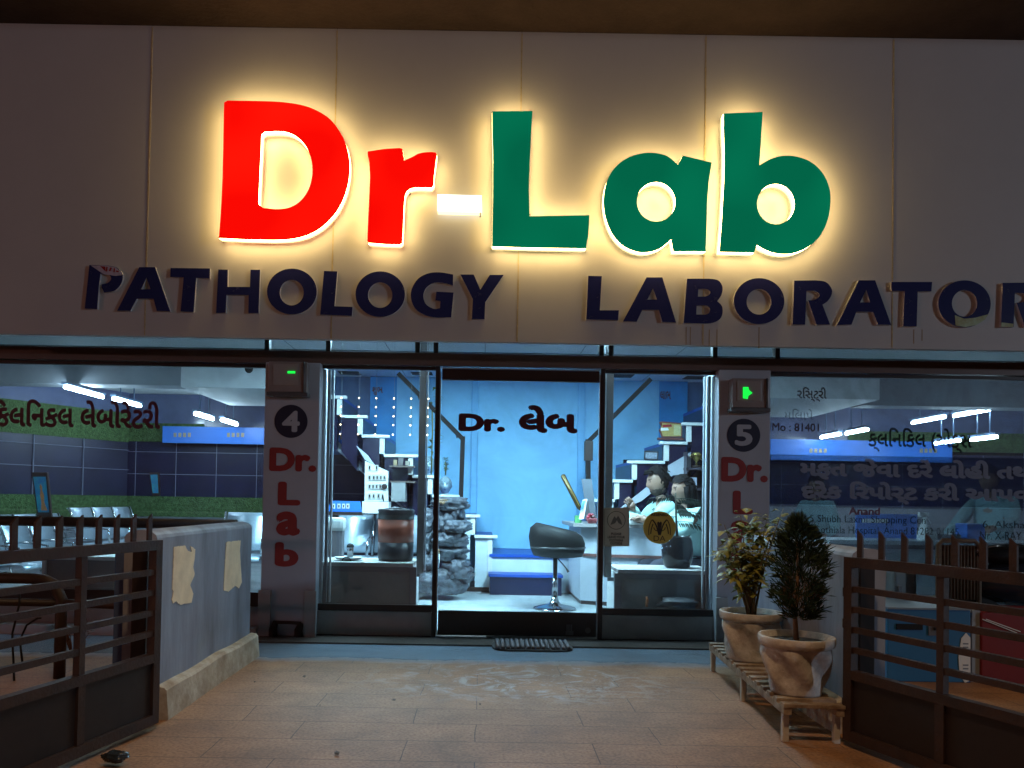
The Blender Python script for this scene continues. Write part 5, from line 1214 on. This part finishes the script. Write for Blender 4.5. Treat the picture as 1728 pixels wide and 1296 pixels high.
# two more behind the dusty right window
r3 = seat_root(1377, 803, 9.4, 1.0, R(-40), .05); r3.z = max(r3.z, .5)
person("person in a pale teal shirt, dimly seen at the left behind the navy banner", r3, R(-40), 1.0, {'lean': .05, 'el': (.24, -.12, .20), 'wl': (.18, -.36, .12), 'er': (-.26, -.10, .20), 'wr': (-.20, -.36, .10)}, 'long', mat("teal_shirt", (.28, .46, .50), .8, var=.2))
r4 = seat_root(1669, 788, 8.0, 1.05, R(-60), .10)
person("person in a pale teal shirt reaching over the counter behind the navy banner", r4, R(-60), 1.05, {'lean': .10, 'el': (.28, -.26, .30), 'wl': (.24, -.54, .24), 'er': (-.22, -.34, .24), 'wr': (-.18, -.62, .10)}, 'short', mat("teal_shirt", (.28, .46, .50), .8, var=.2))
stool_for(r3, "dark chair under the person at the left behind the navy banner", M_black, .2)
stool_for(r4, "dark chair under the person reaching over the counter", M_black, .2)
# ---------------------------------------------------------------- forecourt walls
M_wall = mat("streaked_wall_paint", (.27, .31, .40), .6, var=.5, vscale=2.4, bump=.1, bscale=30, stretch=(1, 1.7, .42), col2=(.13, .135, .165))
M_wplinth = mat("limewashed_plinth", (.50, .44, .35), .8, var=.45, vscale=7, bump=.3, bscale=25, col2=(.24, .17, .11))
M_post = mat("poster_paper", (.80, .66, .46), .8, var=.22, vscale=9, bump=.2, bscale=12)
def halfwall(x0, x1, y0, y1, top, lab, inner):
    t = thing("forecourt_wall", lab, "wall", ((x0 + x1) / 2, (y0 + y1) / 2, 0))
    s = MB(); n = 18; R_ = (x1 - x0) / 2; cx = (x0 + x1) / 2
    prof = [(x0, .0)] + [(x0, top - .04)] + [(cx + R_ * math.cos(math.pi - k * math.pi / 8), top - .04 + .04 * math.sin(k * math.pi / 8)) for k in range(1, 8)] + [(x1, top - .04), (x1, 0)]
    rings = [[s.bm.verts.new((x, y, z)) for x, z in prof] for y in (y0, y1)]
    for k in range(len(prof) - 1): s._f([rings[0][k], rings[0][k+1], rings[1][k+1], rings[1][k]])
    s._f(rings[0]); s._f(rings[1][::-1]); s.build("wall", M_wall, t)
    s = MB(); a, b = (x1 + .001, x1 + .05) if inner > 0 else (x0 - .05, x0 - .001)
    m = 26; V = []
    for k in range(m + 1):
        y = y0 + .02 + (y1 + .03 - y0 - .02) * k / m; w = .008 * noise.noise(Vector((y * 3, x0, 0))); h = .15 + .008 * noise.noise(Vector((y * 5, 2, x0)))
        xo = (b + w) if inner > 0 else (a + w); xi = a if inner > 0 else b
        V.append([s.bm.verts.new(p) for p in ((xi, y, .0), (xo + inner * .012, y, .0), (xo, y, h - .012), (xo - inner * .012, y, h), (xi, y, h + .006))])
    for p, q in zip(V, V[1:]):
        for k in range(4): s._f([p[k], p[k+1], q[k+1], q[k]])
    s._f(V[0]); s._f(V[-1][::-1]); s.build("plinth", M_wplinth, t)
    return t
wl_ = halfwall(-1.70, -1.545, 3.66, 5.16, .905, "streaked blue-grey half wall with two torn papers, left of the path", 1)
wr_ = halfwall(1.74, 1.90, 3.62, 5.16, .875, "blue-grey half wall on the right behind the bench and plants", -1)
def torn(pts, X, lab, gcol=M_post):
    p = [PX(a, b, X) for a, b in pts]
    q = []
    for a, b in zip(p, p[1:] + p[:1]):
        n = max(2, int((b - a).length / .012))
        for k in range(n):
            c = a.lerp(b, k / n)
            if k: c += Vector((0, .005 * noise.noise(c * 90), .005 * noise.noise(c * 90 + Vector((5, 5, 5)))))
            q.append(c)
    o = MB().prism([q], (.0035, 0, 0), (.0005, 0, 0)).build("torn_paper", gcol); tag(o, lab, "paper", "torn papers on the forecourt walls"); return o
Zc = lambda x, y: (x / 2.906, 850 + y / 2.906)
torn([Zc(*p) for p in ((850, 212), (905, 205), (918, 232), (938, 236), (930, 208), (955, 222), (952, 262), (945, 310), (952, 345), (930, 400), (945, 440), (936, 486), (880, 496), (862, 478), (845, 490), (840, 470), (848, 430), (842, 420), (848, 300))], -1.545, "nearer torn beige paper with ragged right edge on the left half wall")
torn([Zc(*p) for p in ((1108, 188), (1178, 180), (1174, 230), (1180, 330), (1184, 385), (1170, 415), (1150, 402), (1118, 432), (1095, 425), (1098, 350))], -1.545, "farther torn beige paper close to the window end of the left half wall")
a, b = at(1459, 1052, 3.61), at(1474, 958, 3.61)
s = MB(); s.prism([[Vector((a.x + .0, 3.617, a.z)), Vector((b.x, 3.617, a.z + .01)), Vector((b.x + .004, 3.617, (a.z + b.z) / 2)), Vector((b.x - .008, 3.617, b.z - .03)), Vector((b.x - .002, 3.617, b.z)), Vector((a.x, 3.617, b.z))]], (0, 0, 0), (0, .0025, 0))
o = s.build("torn_paper", mat("salmon_paper", (.62, .36, .24), .8, var=.2)); tag(o, "salmon torn paper on the end of the right half wall", "paper", "torn papers on the forecourt walls")
o = MB().box((-1.80, 3.66, 0), (-1.735, 3.8, .80)).build("leaning_sheet", mat("faded_blue_panel", (.05, .10, .24), .6, var=.3)); o2 = o; tag(o, "dark blue strip of panel standing behind the end of the left half wall", "panel")
o.data.transform(Matrix.Translation((.0, .12, 0)))

# ---------------------------------------------------------------- iron gates
M_iron = mat("brown_gate_paint", (.018, .011, .011), .5, var=.5, vscale=11, col2=(.042, .020, .014), bump=.15, bscale=70); M_sheet = mat("dark_gate_sheet", (.015, .009, .009), .5, var=.4, vscale=6)
def gate(hinge, far, ztop, zbot, lab, n_spk, first):
    """built along local +x from the hinge post"""
    h, f = Vector((*hinge, 0)), Vector((*far, 0)); d = f - h; L = d.length; rz = math.atan2(d.y, d.x)
    t = thing("iron_gate", lab, "gate", h, rz, group="open iron gates")
    B = lambda nm, s, m=M_iron: s.build(nm, m, t, world=False, bevel=.003)
    B("hinge_stile", MB().box((-.022, -.02, zbot), (.022, .02, ztop + .0)))
    B("free_stile", MB().box((L - .022, -.02, zbot), (L + .022, .02, ztop)))
    B("top_rail", MB().box((.023, -.02, ztop - .044), (L - .023, .02, ztop)))
    H = ztop - zbot; zp = zbot + H * .36
    B("lock_rail", MB().box((.023, -.02, zp - .02), (L - .023, .02, zp + .02)))
    B("bottom_rail", MB().box((.023, -.022, zbot), (L - .023, .022, zbot + .045)))
    for k in range(1, 5):
        z = zp + .02 + (ztop - .052 - zp - .02) * k / 5
        for x0, x1 in ((.023, L * .34 - .016), (L * .34 + .016, L * .72 - .016), (L * .72 + .016, L - .023)): B("rail", MB().box((x0, -.012, z - .013), (x1, .012, z + .013)))
    for x in (L * .34, L * .72): B("mullion", MB().box((x - .0155, -.015, zp + .021), (x + .0155, .015, ztop - .045)))
    for x0, x1 in ((.023, L * .34 - .02), (L * .34 + .02, L - .023)): B("sheet_panel", MB().box((x0, -.004, zbot + .046), (x1, .004, zp - .021)), M_sheet)
    B("panel_stile", MB().box((L * .34 - .0195, -.018, zbot + .046), (L * .34 + .0195, .018, zp - .021)))
    for k in range(n_spk):
        x = first + k * (L - first - .03) / (n_spk - 1)
        s = MB(); s.prism([[Vector((x - .014, 0, ztop + .001)), Vector((x + .014, 0, ztop + .001)), Vector((x + .014, 0, ztop + .095)), Vector((x - .014, 0, ztop + .122))]], (0, -.005, 0), (0, .005, 0)); s.build("spike", M_iron, t, world=False)
    for z in (ztop - .16, ztop - .30, zbot + .16): s = MB(); s.tube([(-.03, .0, z - .02), (-.03, 0, z + .02)], .012); s.build("hinge", M_iron, t, world=False)
    return t
gl = gate((-1.49, 3.52), (-1.80, 2.20), .865, .03, "brown iron gate standing open on the left side of the path", 13, .05)
gr = gate((1.655, 3.45), (2.13, 2.22), .845, .03, "brown iron gate standing open on the right side of the path", 12, .05)
for x, y, h, lab in ((-1.585, 3.60, .84, "dark gate post against the end of the left half wall"), (1.765, 3.55, .80, "dark gate post against the end of the right half wall")):
    t = thing("gate_post", lab, "post", (x, y, 0)); MB().box((x - .035, y - .03, 0), (x + .035, y + .03, h)).build("post", M_sheet, t, bevel=.004); MB().box((x - .055, y - .05, 0), (x + .055, y + .05, .012)).build("base_plate", M_iron, t)

# ---------------------------------------------------------------- left side yard: handrail, guard loop
t = thing("pipe_handrail", "long brown pipe handrail running left from the half wall", "handrail", (-1.65, 5.12, 0))
MB().tube([(-1.63, 5.10, .885), (-3.2, 5.10, .885), (-6.5, 5.10, .885)], .034, 12).build("pipe", M_iron, t)
for x in (-4.3, -6.3): MB().tube([(x, 5.10, 0), (x, 5.10, .86)], .025).build("post", M_iron, t)
Yg = 4.48; pb = at(100, 1148, Yg)
t = thing("guard_loop", "bent brown pipe guard behind the left gate", "guard rail", (pb.x, Yg, 0))
zt_ = at(50, 976, Yg).z
MB().tube([(pb.x - 2.2, Yg, zt_)] + [(pb.x - .20, Yg, zt_), (pb.x - .10, Yg, zt_ - .006), (pb.x - .04, Yg, zt_ - .035), (pb.x, Yg, zt_ - .12), (pb.x, Yg, zt_ - .25), (pb.x, Yg, 0)], .032, 12).build("pipe", M_iron, t)
MB().tube([(pb.x - 2.2, Yg, zt_ - .14), (pb.x + .02, Yg, zt_ - .14)], .022).build("mid_pipe", M_iron, t)
MB().tube([(pb.x + .02, Yg, zt_ - .14), (-1.70, Yg, zt_ - .155)], .024).build("tie_pipe", M_iron, t)
s = MB()
for k, (a, b, c) in enumerate(((at(22, 1000, 4.5), at(33, 1018, 4.45), at(24, 1150, 4.4)), (at(70, 1043, 4.5), at(45, 1055, 4.48), at(38, 1120, 4.4)))): s.tube([a, a.lerp(b, .5) + Vector((.02, 0, .02)), b, b.lerp(c, .4) + Vector((-.03, 0, 0)), c], .006, 6)
o = s.build("loose_wire", M_black); tag(o, "loose dark wires hanging behind the left gate", "wires")
t = thing("dry_weed", "thin dry brown weed at the foot of the left half wall", "weed", at(125, 1090, 4.6)); s = MB(); b0_ = at(122, 1110, 4.6)
for k in range(14):
    a = random.uniform(0, 6.28); e = b0_ + Vector((.10 * math.cos(a), .05 * math.sin(a), random.uniform(.12, .30))); s.tube([b0_, b0_.lerp(e, .5) + Vector((.01, 0, .02)), e], [.004, .003, .001], 5)
    for j in (.5, .75, 1): leafblade(s, b0_.lerp(e, j), (math.cos(a + j), math.sin(a + j), .3), .045, .02)
s.build("stalk", mat("dry_weed", (.10, .04, .025), .7), t)
# litter by the left gate
c = PZ(195, 1283, .02); t = thing("plastic_litter", "crumpled shiny dark plastic bag lying by the foot of the left gate", "litter", c)
MB().blob(c + Vector((0, 0, .015)), (.05, .035, .022), 4, .30, 2.0, 3).build("bag", mat("black_plastic_bag", (.02, .025, .03), .12), t)
for i, (px, py) in enumerate(((513, 1143), (430, 1152), (540, 1192), (664, 1183), (810, 1190), (568, 1273))):
    c = PZ(px, py, .004); s = MB(); a = random.uniform(0, 3); d = Vector((math.cos(a), math.sin(a), 0)); L = random.uniform(.015, .045)
    for k in range(2): leafblade(s, c - d * L / 2 + Vector((0, 0, .003 + .004 * k)), d + Vector((0, .4 * k, .1)), L, L * .5, droop=.02)
    o = s.build("dry_leaf", mat("dry_leaf_brown", (.09, .055, .03), .7)); tag(o, "small scrap of dry leaf lying on the dusty paving", "leaf", "dry leaf scraps on the paving")
# ribbed mat before the door
a, b = PZ(830, 1088, .0), PZ(962, 1088, .0)
t = thing("door_mat", "dark ribbed mat lying in front of the glass door", "mat", ((a.x + b.x) / 2, 5.62, 0))
MB().prism([[Vector(((a.x + b.x) / 2 + (b.x - a.x) / 2 * (abs(math.cos(k * math.pi / 20)) ** .35) * (1 if math.cos(k * math.pi / 20) > 0 else -1), 5.66 + .17 * (abs(math.sin(k * math.pi / 20)) ** .6) * (1 if math.sin(k * math.pi / 20) > 0 else -1), .001)) for k in range(40)]], (0, 0, .012), (0, 0, 0)).build("base", mat("mat_rubber", (.03, .02, .02), .7), t)
s = MB()
n = 15
for k in range(n):
    x = a.x + .04 + (b.x - a.x - .08) * k / (n - 1); s.tube([(x, 5.52, .013), (x, 5.53, .026), (x, 5.79, .026), (x, 5.80, .013)], .014, 8)
s.build("rib", mat("mat_rib", (.12, .10, .11), .6), t)

# ---------------------------------------------------------------- bench and potted plants
M_bench = mat("weathered_bench", (.38, .32, .25), .7, var=.45, vscale=14, bump=.2, bscale=50, col2=(.16, .11, .07)); M_bleg = mat("bench_leg_paint", (.55, .55, .52), .6, var=.3, vscale=12)
bn, bf = Vector((1.365, 3.47, 0)), Vector((1.475, 4.98, 0)); dd = (bf - bn).normalized(); sd = Vector((dd.y, -dd.x, 0)); zb0 = .165; bw0 = .27
t = thing("slatted_bench", "low slatted bench carrying two potted plants on the right", "bench", (1.5, 4.2, 0))
for o_ in (.02, bw0 - .02): MB().bar(bn + sd * o_ + Vector((0, 0, zb0 - .018)), bf + sd * o_ + Vector((0, 0, zb0 - .018)), .036, .034).build("side_rail", M_bench, t, bevel=.003)
Lb = (bf - bn).length
for k in range(15):
    q = bn + dd * (.02 + (Lb - .04) * k / 14) + Vector((0, 0, zb0 + .008)); MB().bar(q + sd * .0, q + sd * bw0, .052, .016).build("slat", M_bench, t, bevel=.002)
for u in (.03, .5, .985):
    for o_ in (.022, bw0 - .022):
        q = bn + dd * Lb * u + sd * o_; MB().bar(q, q + Vector((0, 0, zb0 - .036)), .028, .028, (0, 1, 0)).build("leg", M_bleg, t, bevel=.003)
M_pot = mat("cement_pot", (.66, .67, .67), .8, var=.5, vscale=6, bump=.3, bscale=40, col2=(.26, .23, .20)); M_soil = mat("pot_soil", (.035, .022, .015), .95, var=.4, vscale=30, bump=.8, bscale=40)
def pot(c, rt, rb, h, lab, ph):
    t = thing("plant_pot", lab, "pot", c, group="cement pots on the bench")
    prof = [(rb, .001), (rb * 1.02, .01)] + [(rb + (rt * .90 - rb) * (k / 14) ** .85, .01 + (h * .82 - .01) * k / 14) for k in range(1, 15)]
    f = lambda a, z: 1 + .13 * (max(-.6, math.sin(5 * a + z * 22 + ph)) - .2) * min(1, z * 12) * min(1, max(0, (h * .84 - z) * 25)) + .008 * noise.noise(Vector((math.cos(a), math.sin(a), z * 9)) * 1.5)
    MB().lathe(c, prof, 72, f).build("body", M_pot, t)
    g = lambda a, z: 1 + .010 * noise.noise(Vector((math.cos(a) * 2, math.sin(a) * 2, z * 14 + ph)))
    MB().lathe(c, [(rt * .90, h * .821), (rt * .965, h * .84), (rt * 1.0, h * .90), (rt * 1.0, h * .985), (rt * .985, h), (rt * .91, h), (rt * .88, h * .86)], 60, g).build("rim", M_pot, t)
    s = MB(); s.lathe((c[0], c[1], c[2]), [(rt * .885, h * .885), (rt * .6, h * .90), (rt * .3, h * .91), (.002, h * .915)], 30); s.build("soil", M_soil, t)
    return t
zt = zb0 + .017
c1 = at(1266, 1113, 4.46); c1 = (c1.x, 4.46, zt); h1 = at(1266, 1031, 4.46).z - zt; rt1 = 51 / 1297 * 4.46
c2 = at(1343, 1176, 3.69); c2 = (c2.x, 3.69, zt); h2 = at(1343, 1072, 3.69).z - zt; rt2 = 61.5 / 1297 * 3.69
pot(c1, rt1, rt1 * .72, h1, "swirled cement pot farther along the bench, holding the yellow-green shrub", 0)
pot(c2, rt2, rt2 * .66, h2, "swirled cement pot on the near end of the bench, holding the dark conifer", 1.4)
# variegated shrub
M_var = mat("variegated_leaf", (.42, .37, .07), .5, var=.75, vscale=16, col2=(.07, .11, .02)); M_stem = mat("shrub_stem", (.16, .11, .05), .7)
t = thing("variegated_shrub", "leafy yellow-green shrub with thin stems in the farther pot", "plant", (c1[0], c1[1], zt + h1 * .9))
s = MB(); s2 = MB(); base = Vector((c1[0], c1[1], zt + h1 * .9))
targets = [(1262, 1025, 1210, 925), (1262, 1025, 1232, 900), (1264, 1025, 1250, 870), (1266, 1025, 1272, 880), (1268, 1025, 1296, 868), (1268, 1025, 1310, 880), (1270, 1025, 1322, 858), (1266, 1025, 1290, 930), (1264, 1025, 1236, 960), (1266, 1025, 1262, 940), (1262, 1025, 1222, 885), (1268, 1025, 1282, 905)]
for i, (bx, by, ex, ey) in enumerate(targets):
    e = at(ex, ey, c1[1] + random.uniform(-.14, .12)); o_ = base + Vector(((bx - 1265) * .004, random.uniform(-.02, .02), 0))
    mid = o_.lerp(e, .45) + Vector(((e.x - o_.x) * -.22, 0, .03)); pts = []
    for k in range(9):
        u = k / 8; pts.append(o_ * (1 - u) ** 2 + mid * 2 * u * (1 - u) + e * u * u)
    s.tube(pts, [.0075 - .0007 * k for k in range(9)], 6)
    nl = 46 if i not in (5, 6) else 18
    for k in range(nl):
        u = random.uniform(.42, 1.0); j = min(7, int(u * 8)); q = pts[j].lerp(pts[j+1], u * 8 - j); a = random.uniform(0, 6.28)
        q = q + Vector((random.gauss(0, .025), random.gauss(0, .03), random.gauss(0, .022)))
        leafblade(s2, q, (math.cos(a), math.sin(a) * .8, random.uniform(-.3, .7)), random.uniform(.035, .115), random.uniform(.020, .055), droop=random.uniform(.05, .5))
s.build("stem", M_stem, t); s2.build("foliage", M_var, t)
# dark conifer
t = thing("conifer", "dark feathery conifer with a thin trunk in the near pot", "plant", (c2[0], c2[1], zt + h2 * .9))
base = Vector((c2[0], c2[1], zt + h2 * .9)); tipz = at(1340, 872, c2[1]).z
s = MB(); s.tube([base, base + Vector((-.008, 0, .12)), base + Vector((.004, 0, .32)), base + Vector((0, 0, tipz - base.z - .08))], [.014, .011, .008, .003], 8); s.build("trunk", mat("conifer_trunk", (.22, .12, .06), .8), t)
M_con = mat("conifer_green", (.034, .062, .026), .7, var=.6, vscale=9, col2=(.007, .014, .008), spec=.2); M_dry = mat("conifer_dry", (.16, .085, .035), .8, var=.4, vscale=15)
s = MB(); sdry = MB(); Hc = tipz - base.z
for k in range(1700):
    u = random.random(); z = .10 + u * (Hc - .12); prof = (math.sin(math.pi * min(1, (u * .86 + .12))) ** .8) * .145 * (1 - .25 * u)
    a = random.uniform(0, 6.28); rr = prof * math.sqrt(random.random()) * (1 + .62 * noise.noise(Vector((math.cos(a) * 1.7, math.sin(a) * 1.7, z * 7 + 4))))
    if noise.noise(Vector((rr * 14 * math.cos(a), rr * 14 * math.sin(a), z * 12))) < -.16: continue
    q = base + Vector((rr * math.cos(a) + .012, rr * math.sin(a), z)); d = Vector((math.cos(a) * .7, math.sin(a) * .7, random.uniform(.35, 1.3))).normalized()
    dst = sdry if (z < Hc * .5 and rr < prof * .55 and random.random() < .5) else s
    nb = 4
    for j in range(nb):
        e = (d + Vector((random.gauss(0, .38), random.gauss(0, .38), random.gauss(0, .3)))).normalized()
        leafblade(dst, q + e * .004 * j, e, random.uniform(.03, .066), random.uniform(.004, .008), (random.gauss(0, 1), random.gauss(0, 1), .3), .05)
s.build("foliage", M_con, t); sdry.build("dry_foliage", M_dry, t)

# ---------------------------------------------------------------- right side yard behind the gate
Yy = 4.75
def board(px0, px1, py0, py1, Y, th): return MB().box(at(px0, py1, Y), at(px1, py0, Y) + Vector((0, th, 0)))
a, b = at(1497, 1206, Yy), at(1638, 1030, Yy)
t = thing("blue_cabinet", "bright blue metal cabinet behind the right gate", "cabinet", ((a.x + b.x) / 2, Yy, 0))
MB().box((a.x, Yy, 0.0), (b.x, Yy + .45, b.z)).build("body", mat("cabinet_blue", (.025, .16, .36), .4, var=.15), t, bevel=.006)
MB().box((a.x - .004, Yy - .01, b.z + .001), (b.x + .004, Yy + .455, b.z + .012)).build("top_edge", mat("cabinet_edge", (.20, .26, .32), .4), t)
MB().box(at(1512, 1062, Yy) - Vector((0, .008, 0)), at(1556, 1053, Yy) - Vector((0, .001, 0))).build("slot", M_black, t)
MB().box(at(1566, 1072, Yy) - Vector((0, .008, 0)), at(1585, 1052, Yy) - Vector((0, .001, 0))).build("handle_plate", M_alud, t); MB().box(at(1574, 1063, Yy) - Vector((0, .02, 0)), at(1583, 1058, Yy) - Vector((0, .009, 0))).build("handle", M_black, t)
s = MB(); s.prism([[at(x, y, Yy - .001) for x, y in ((1622, 1077), (1630, 1068), (1637, 1076), (1637, 1148), (1628, 1152), (1619, 1138), (1617, 1110))]], (0, -.004, 0), (0, 0, 0)); s.build("white_marking", M_paper, t)
s = MB()
for y in (1086, 1092, 1122, 1128): s.box(at(1624, y + 1, Yy) - Vector((0, .007, 0)), at(1633, y - 1, Yy) - Vector((0, .0052, 0)))
s.build("marking_lines", mat("mark_grey", (.2, .22, .25), .6), t)
o = board(1640, 1654, 1030, 1212, Yy + .02, .04).build("grey_board", mat("board_grey", (.30, .34, .38), .5, var=.15)); o.data.transform(Matrix.Translation((0, 0, .0))); tag(o, "narrow pale grey board between the blue cabinet and the red box", "board")
a, b = at(1656, 1222, Yy), at(1745, 1036, Yy)
t = thing("red_box", "deep red box on a yellow-green base at the right edge", "box", ((a.x + b.x) / 2, Yy, 0)); zy = at(1690, 1186, Yy).z
MB().box((a.x, Yy, zy + .001), (b.x + .3, Yy + .4, b.z)).build("body", mat("box_red", (.20, .012, .012), .35, var=.12), t, bevel=.005)
MB().box((a.x + .004, Yy + .004, .0), (b.x + .3, Yy + .396, zy)).build("base", mat("box_yellow", (.22, .22, .02), .5), t, bevel=.005)
s = MB(); s.bar(at(1658, 1045, Yy - .006), at(1716, 1068, Yy - .006), .006, .005); s.bar(at(1664, 1045, Yy - .006), at(1722, 1066, Yy - .006), .004, .005); s.build("white_stripes", M_paper, t)
# white canister, wicker chair back, scooter
a, b = at(1508, 1020, 5.4), at(1548, 965, 5.4)
t = thing("white_canister", "pale plastic canister standing on the blue cabinet's far side", "canister", ((a.x + b.x) / 2, 5.5, 0))
MB().box((a.x, 5.4, 0), (b.x, 5.62, b.z)).build("body", mat("canister_pale", (.30, .36, .38), .4, var=.2), t, bevel=.02); MB().lathe(((a.x + b.x) / 2, 5.51, b.z), [(.04, .0), (.04, .03), (.03, .035)], 16).build("cap", M_white, t)
s = MB(); s.box((a.x + .03, 5.385, b.z - .10), (a.x + .05, 5.40, b.z - .25)); s.build("grip", M_grey, t)
Yw = 5.3
t = thing("wicker_chair", "brown woven chair back seen over the right gate", "chair", (at(1618, 1000, Yw).x, Yw, 0))
xa, xb = at(1583, 990, Yw).x, at(1652, 990, Yw).x; zA, zB = at(1618, 1012, Yw).z, at(1618, 920, Yw).z
M_wick = mat("wicker_brown", (.22, .155, .10), .7, var=.3, vscale=40)
s = MB(); s.box((xa, Yw, zA), (xb, Yw + .02, zB)); s.build("back_panel", M_wick, t, bevel=.008)
s = MB()
for k in range(12):
    x = xa + .015 + (xb - xa - .03) * k / 11; s.tube([(x, Yw - .004, zA), (x, Yw - .006, zB)], .006, 6)
s.build("weave", M_wick, t)
MB().tube([(xa, Yw, 0), (xa, Yw, zB), (xa + .03, Yw, zB + .03), (xb - .03, Yw, zB + .03), (xb, Yw, zB), (xb, Yw, 0)], .016).build("frame", M_wick, t)
MB().box((xa, Yw + .022, .38), (xb, Yw + .45, .42)).build("seat", M_wick, t, bevel=.01)
for x in (xa + .02, xb - .02): MB().tube([(x, Yw + .42, 0), (x, Yw + .42, .38)], .014).build("leg", M_wick, t)
Ysx = 5.35
c = at(1700, 945, Ysx); t = thing("scooter", "dark parked scooter with a long black seat behind the right gate", "scooter", (c.x + .4, Ysx, 0))
zs_ = at(1690, 935, Ysx).z
s = MB(); s.blob((c.x + .02, Ysx, zs_), (.30, .13, .075), 3, .12, 2, 2); s.blob((c.x + .42, Ysx, zs_ + .02), (.28, .12, .08), 3, .12, 2, 4); s.build("seat", M_black, t)
s = MB(); s.blob((c.x + .20, Ysx, zs_ - .20), (.46, .14, .17), 4, .10, 1.6, 6); s.build("body_panel", mat("scooter_body", (.03, .035, .045), .15, coat=.5), t)
for dx in (-.22, .98):
    g = MB(); n = 28
    ring = [Vector((c.x + dx + .20 * math.cos(2 * math.pi * k / n), Ysx, .235 + .20 * math.sin(2 * math.pi * k / n))) for k in range(n + 1)]; g.tube(ring, .038, 8, False); w_ = g.build("wheel", mat("tyre_black", (.015, .015, .015), .8), t)
    g = MB(); g.lathe((0, 0, 0), [(.02, -.03), (.15, -.015), (.15, .015), (.02, .03)], 24); r_ = g.build("rim", M_alud, w_, world=False); r_.matrix_local = Matrix.Translation(Vector((c.x + dx, Ysx, .235)) - t.location) @ Matrix.Rotation(R(90), 4, 'X')
s = MB(); s.bar((c.x + .60, Ysx, .30), (c.x + .82, Ysx, .30), .26, .04); s.bar((c.x + .86, Ysx, .26), (c.x + .76, Ysx, .98), .30, .05, (1, 0, 0)); s.tube([(c.x + .98, Ysx, .24), (c.x + .84, Ysx, .70), (c.x + .76, Ysx, 1.02)], .025); s.build("front_shield", mat("scooter_body", (.03, .035, .045), .15, coat=.5), t)
s = MB(); s.tube([(c.x + .80, Ysx - .30, 1.0), (c.x + .74, Ysx - .1, 1.03), (c.x + .74, Ysx + .1, 1.03), (c.x + .80, Ysx + .30, 1.0)], .016); s.build("handlebar", M_black, t)
s = MB(); s.tube([at(1648, 930, Ysx - .1), at(1662, 924, Ysx - .1), at(1678, 921, Ysx - .1), at(1698, 919, Ysx - .1)], [.003, .007, .007, .003], 8); s.build("seat_highlight", M_steel, t)  # bright steel curve standing in for the highlight on the seat
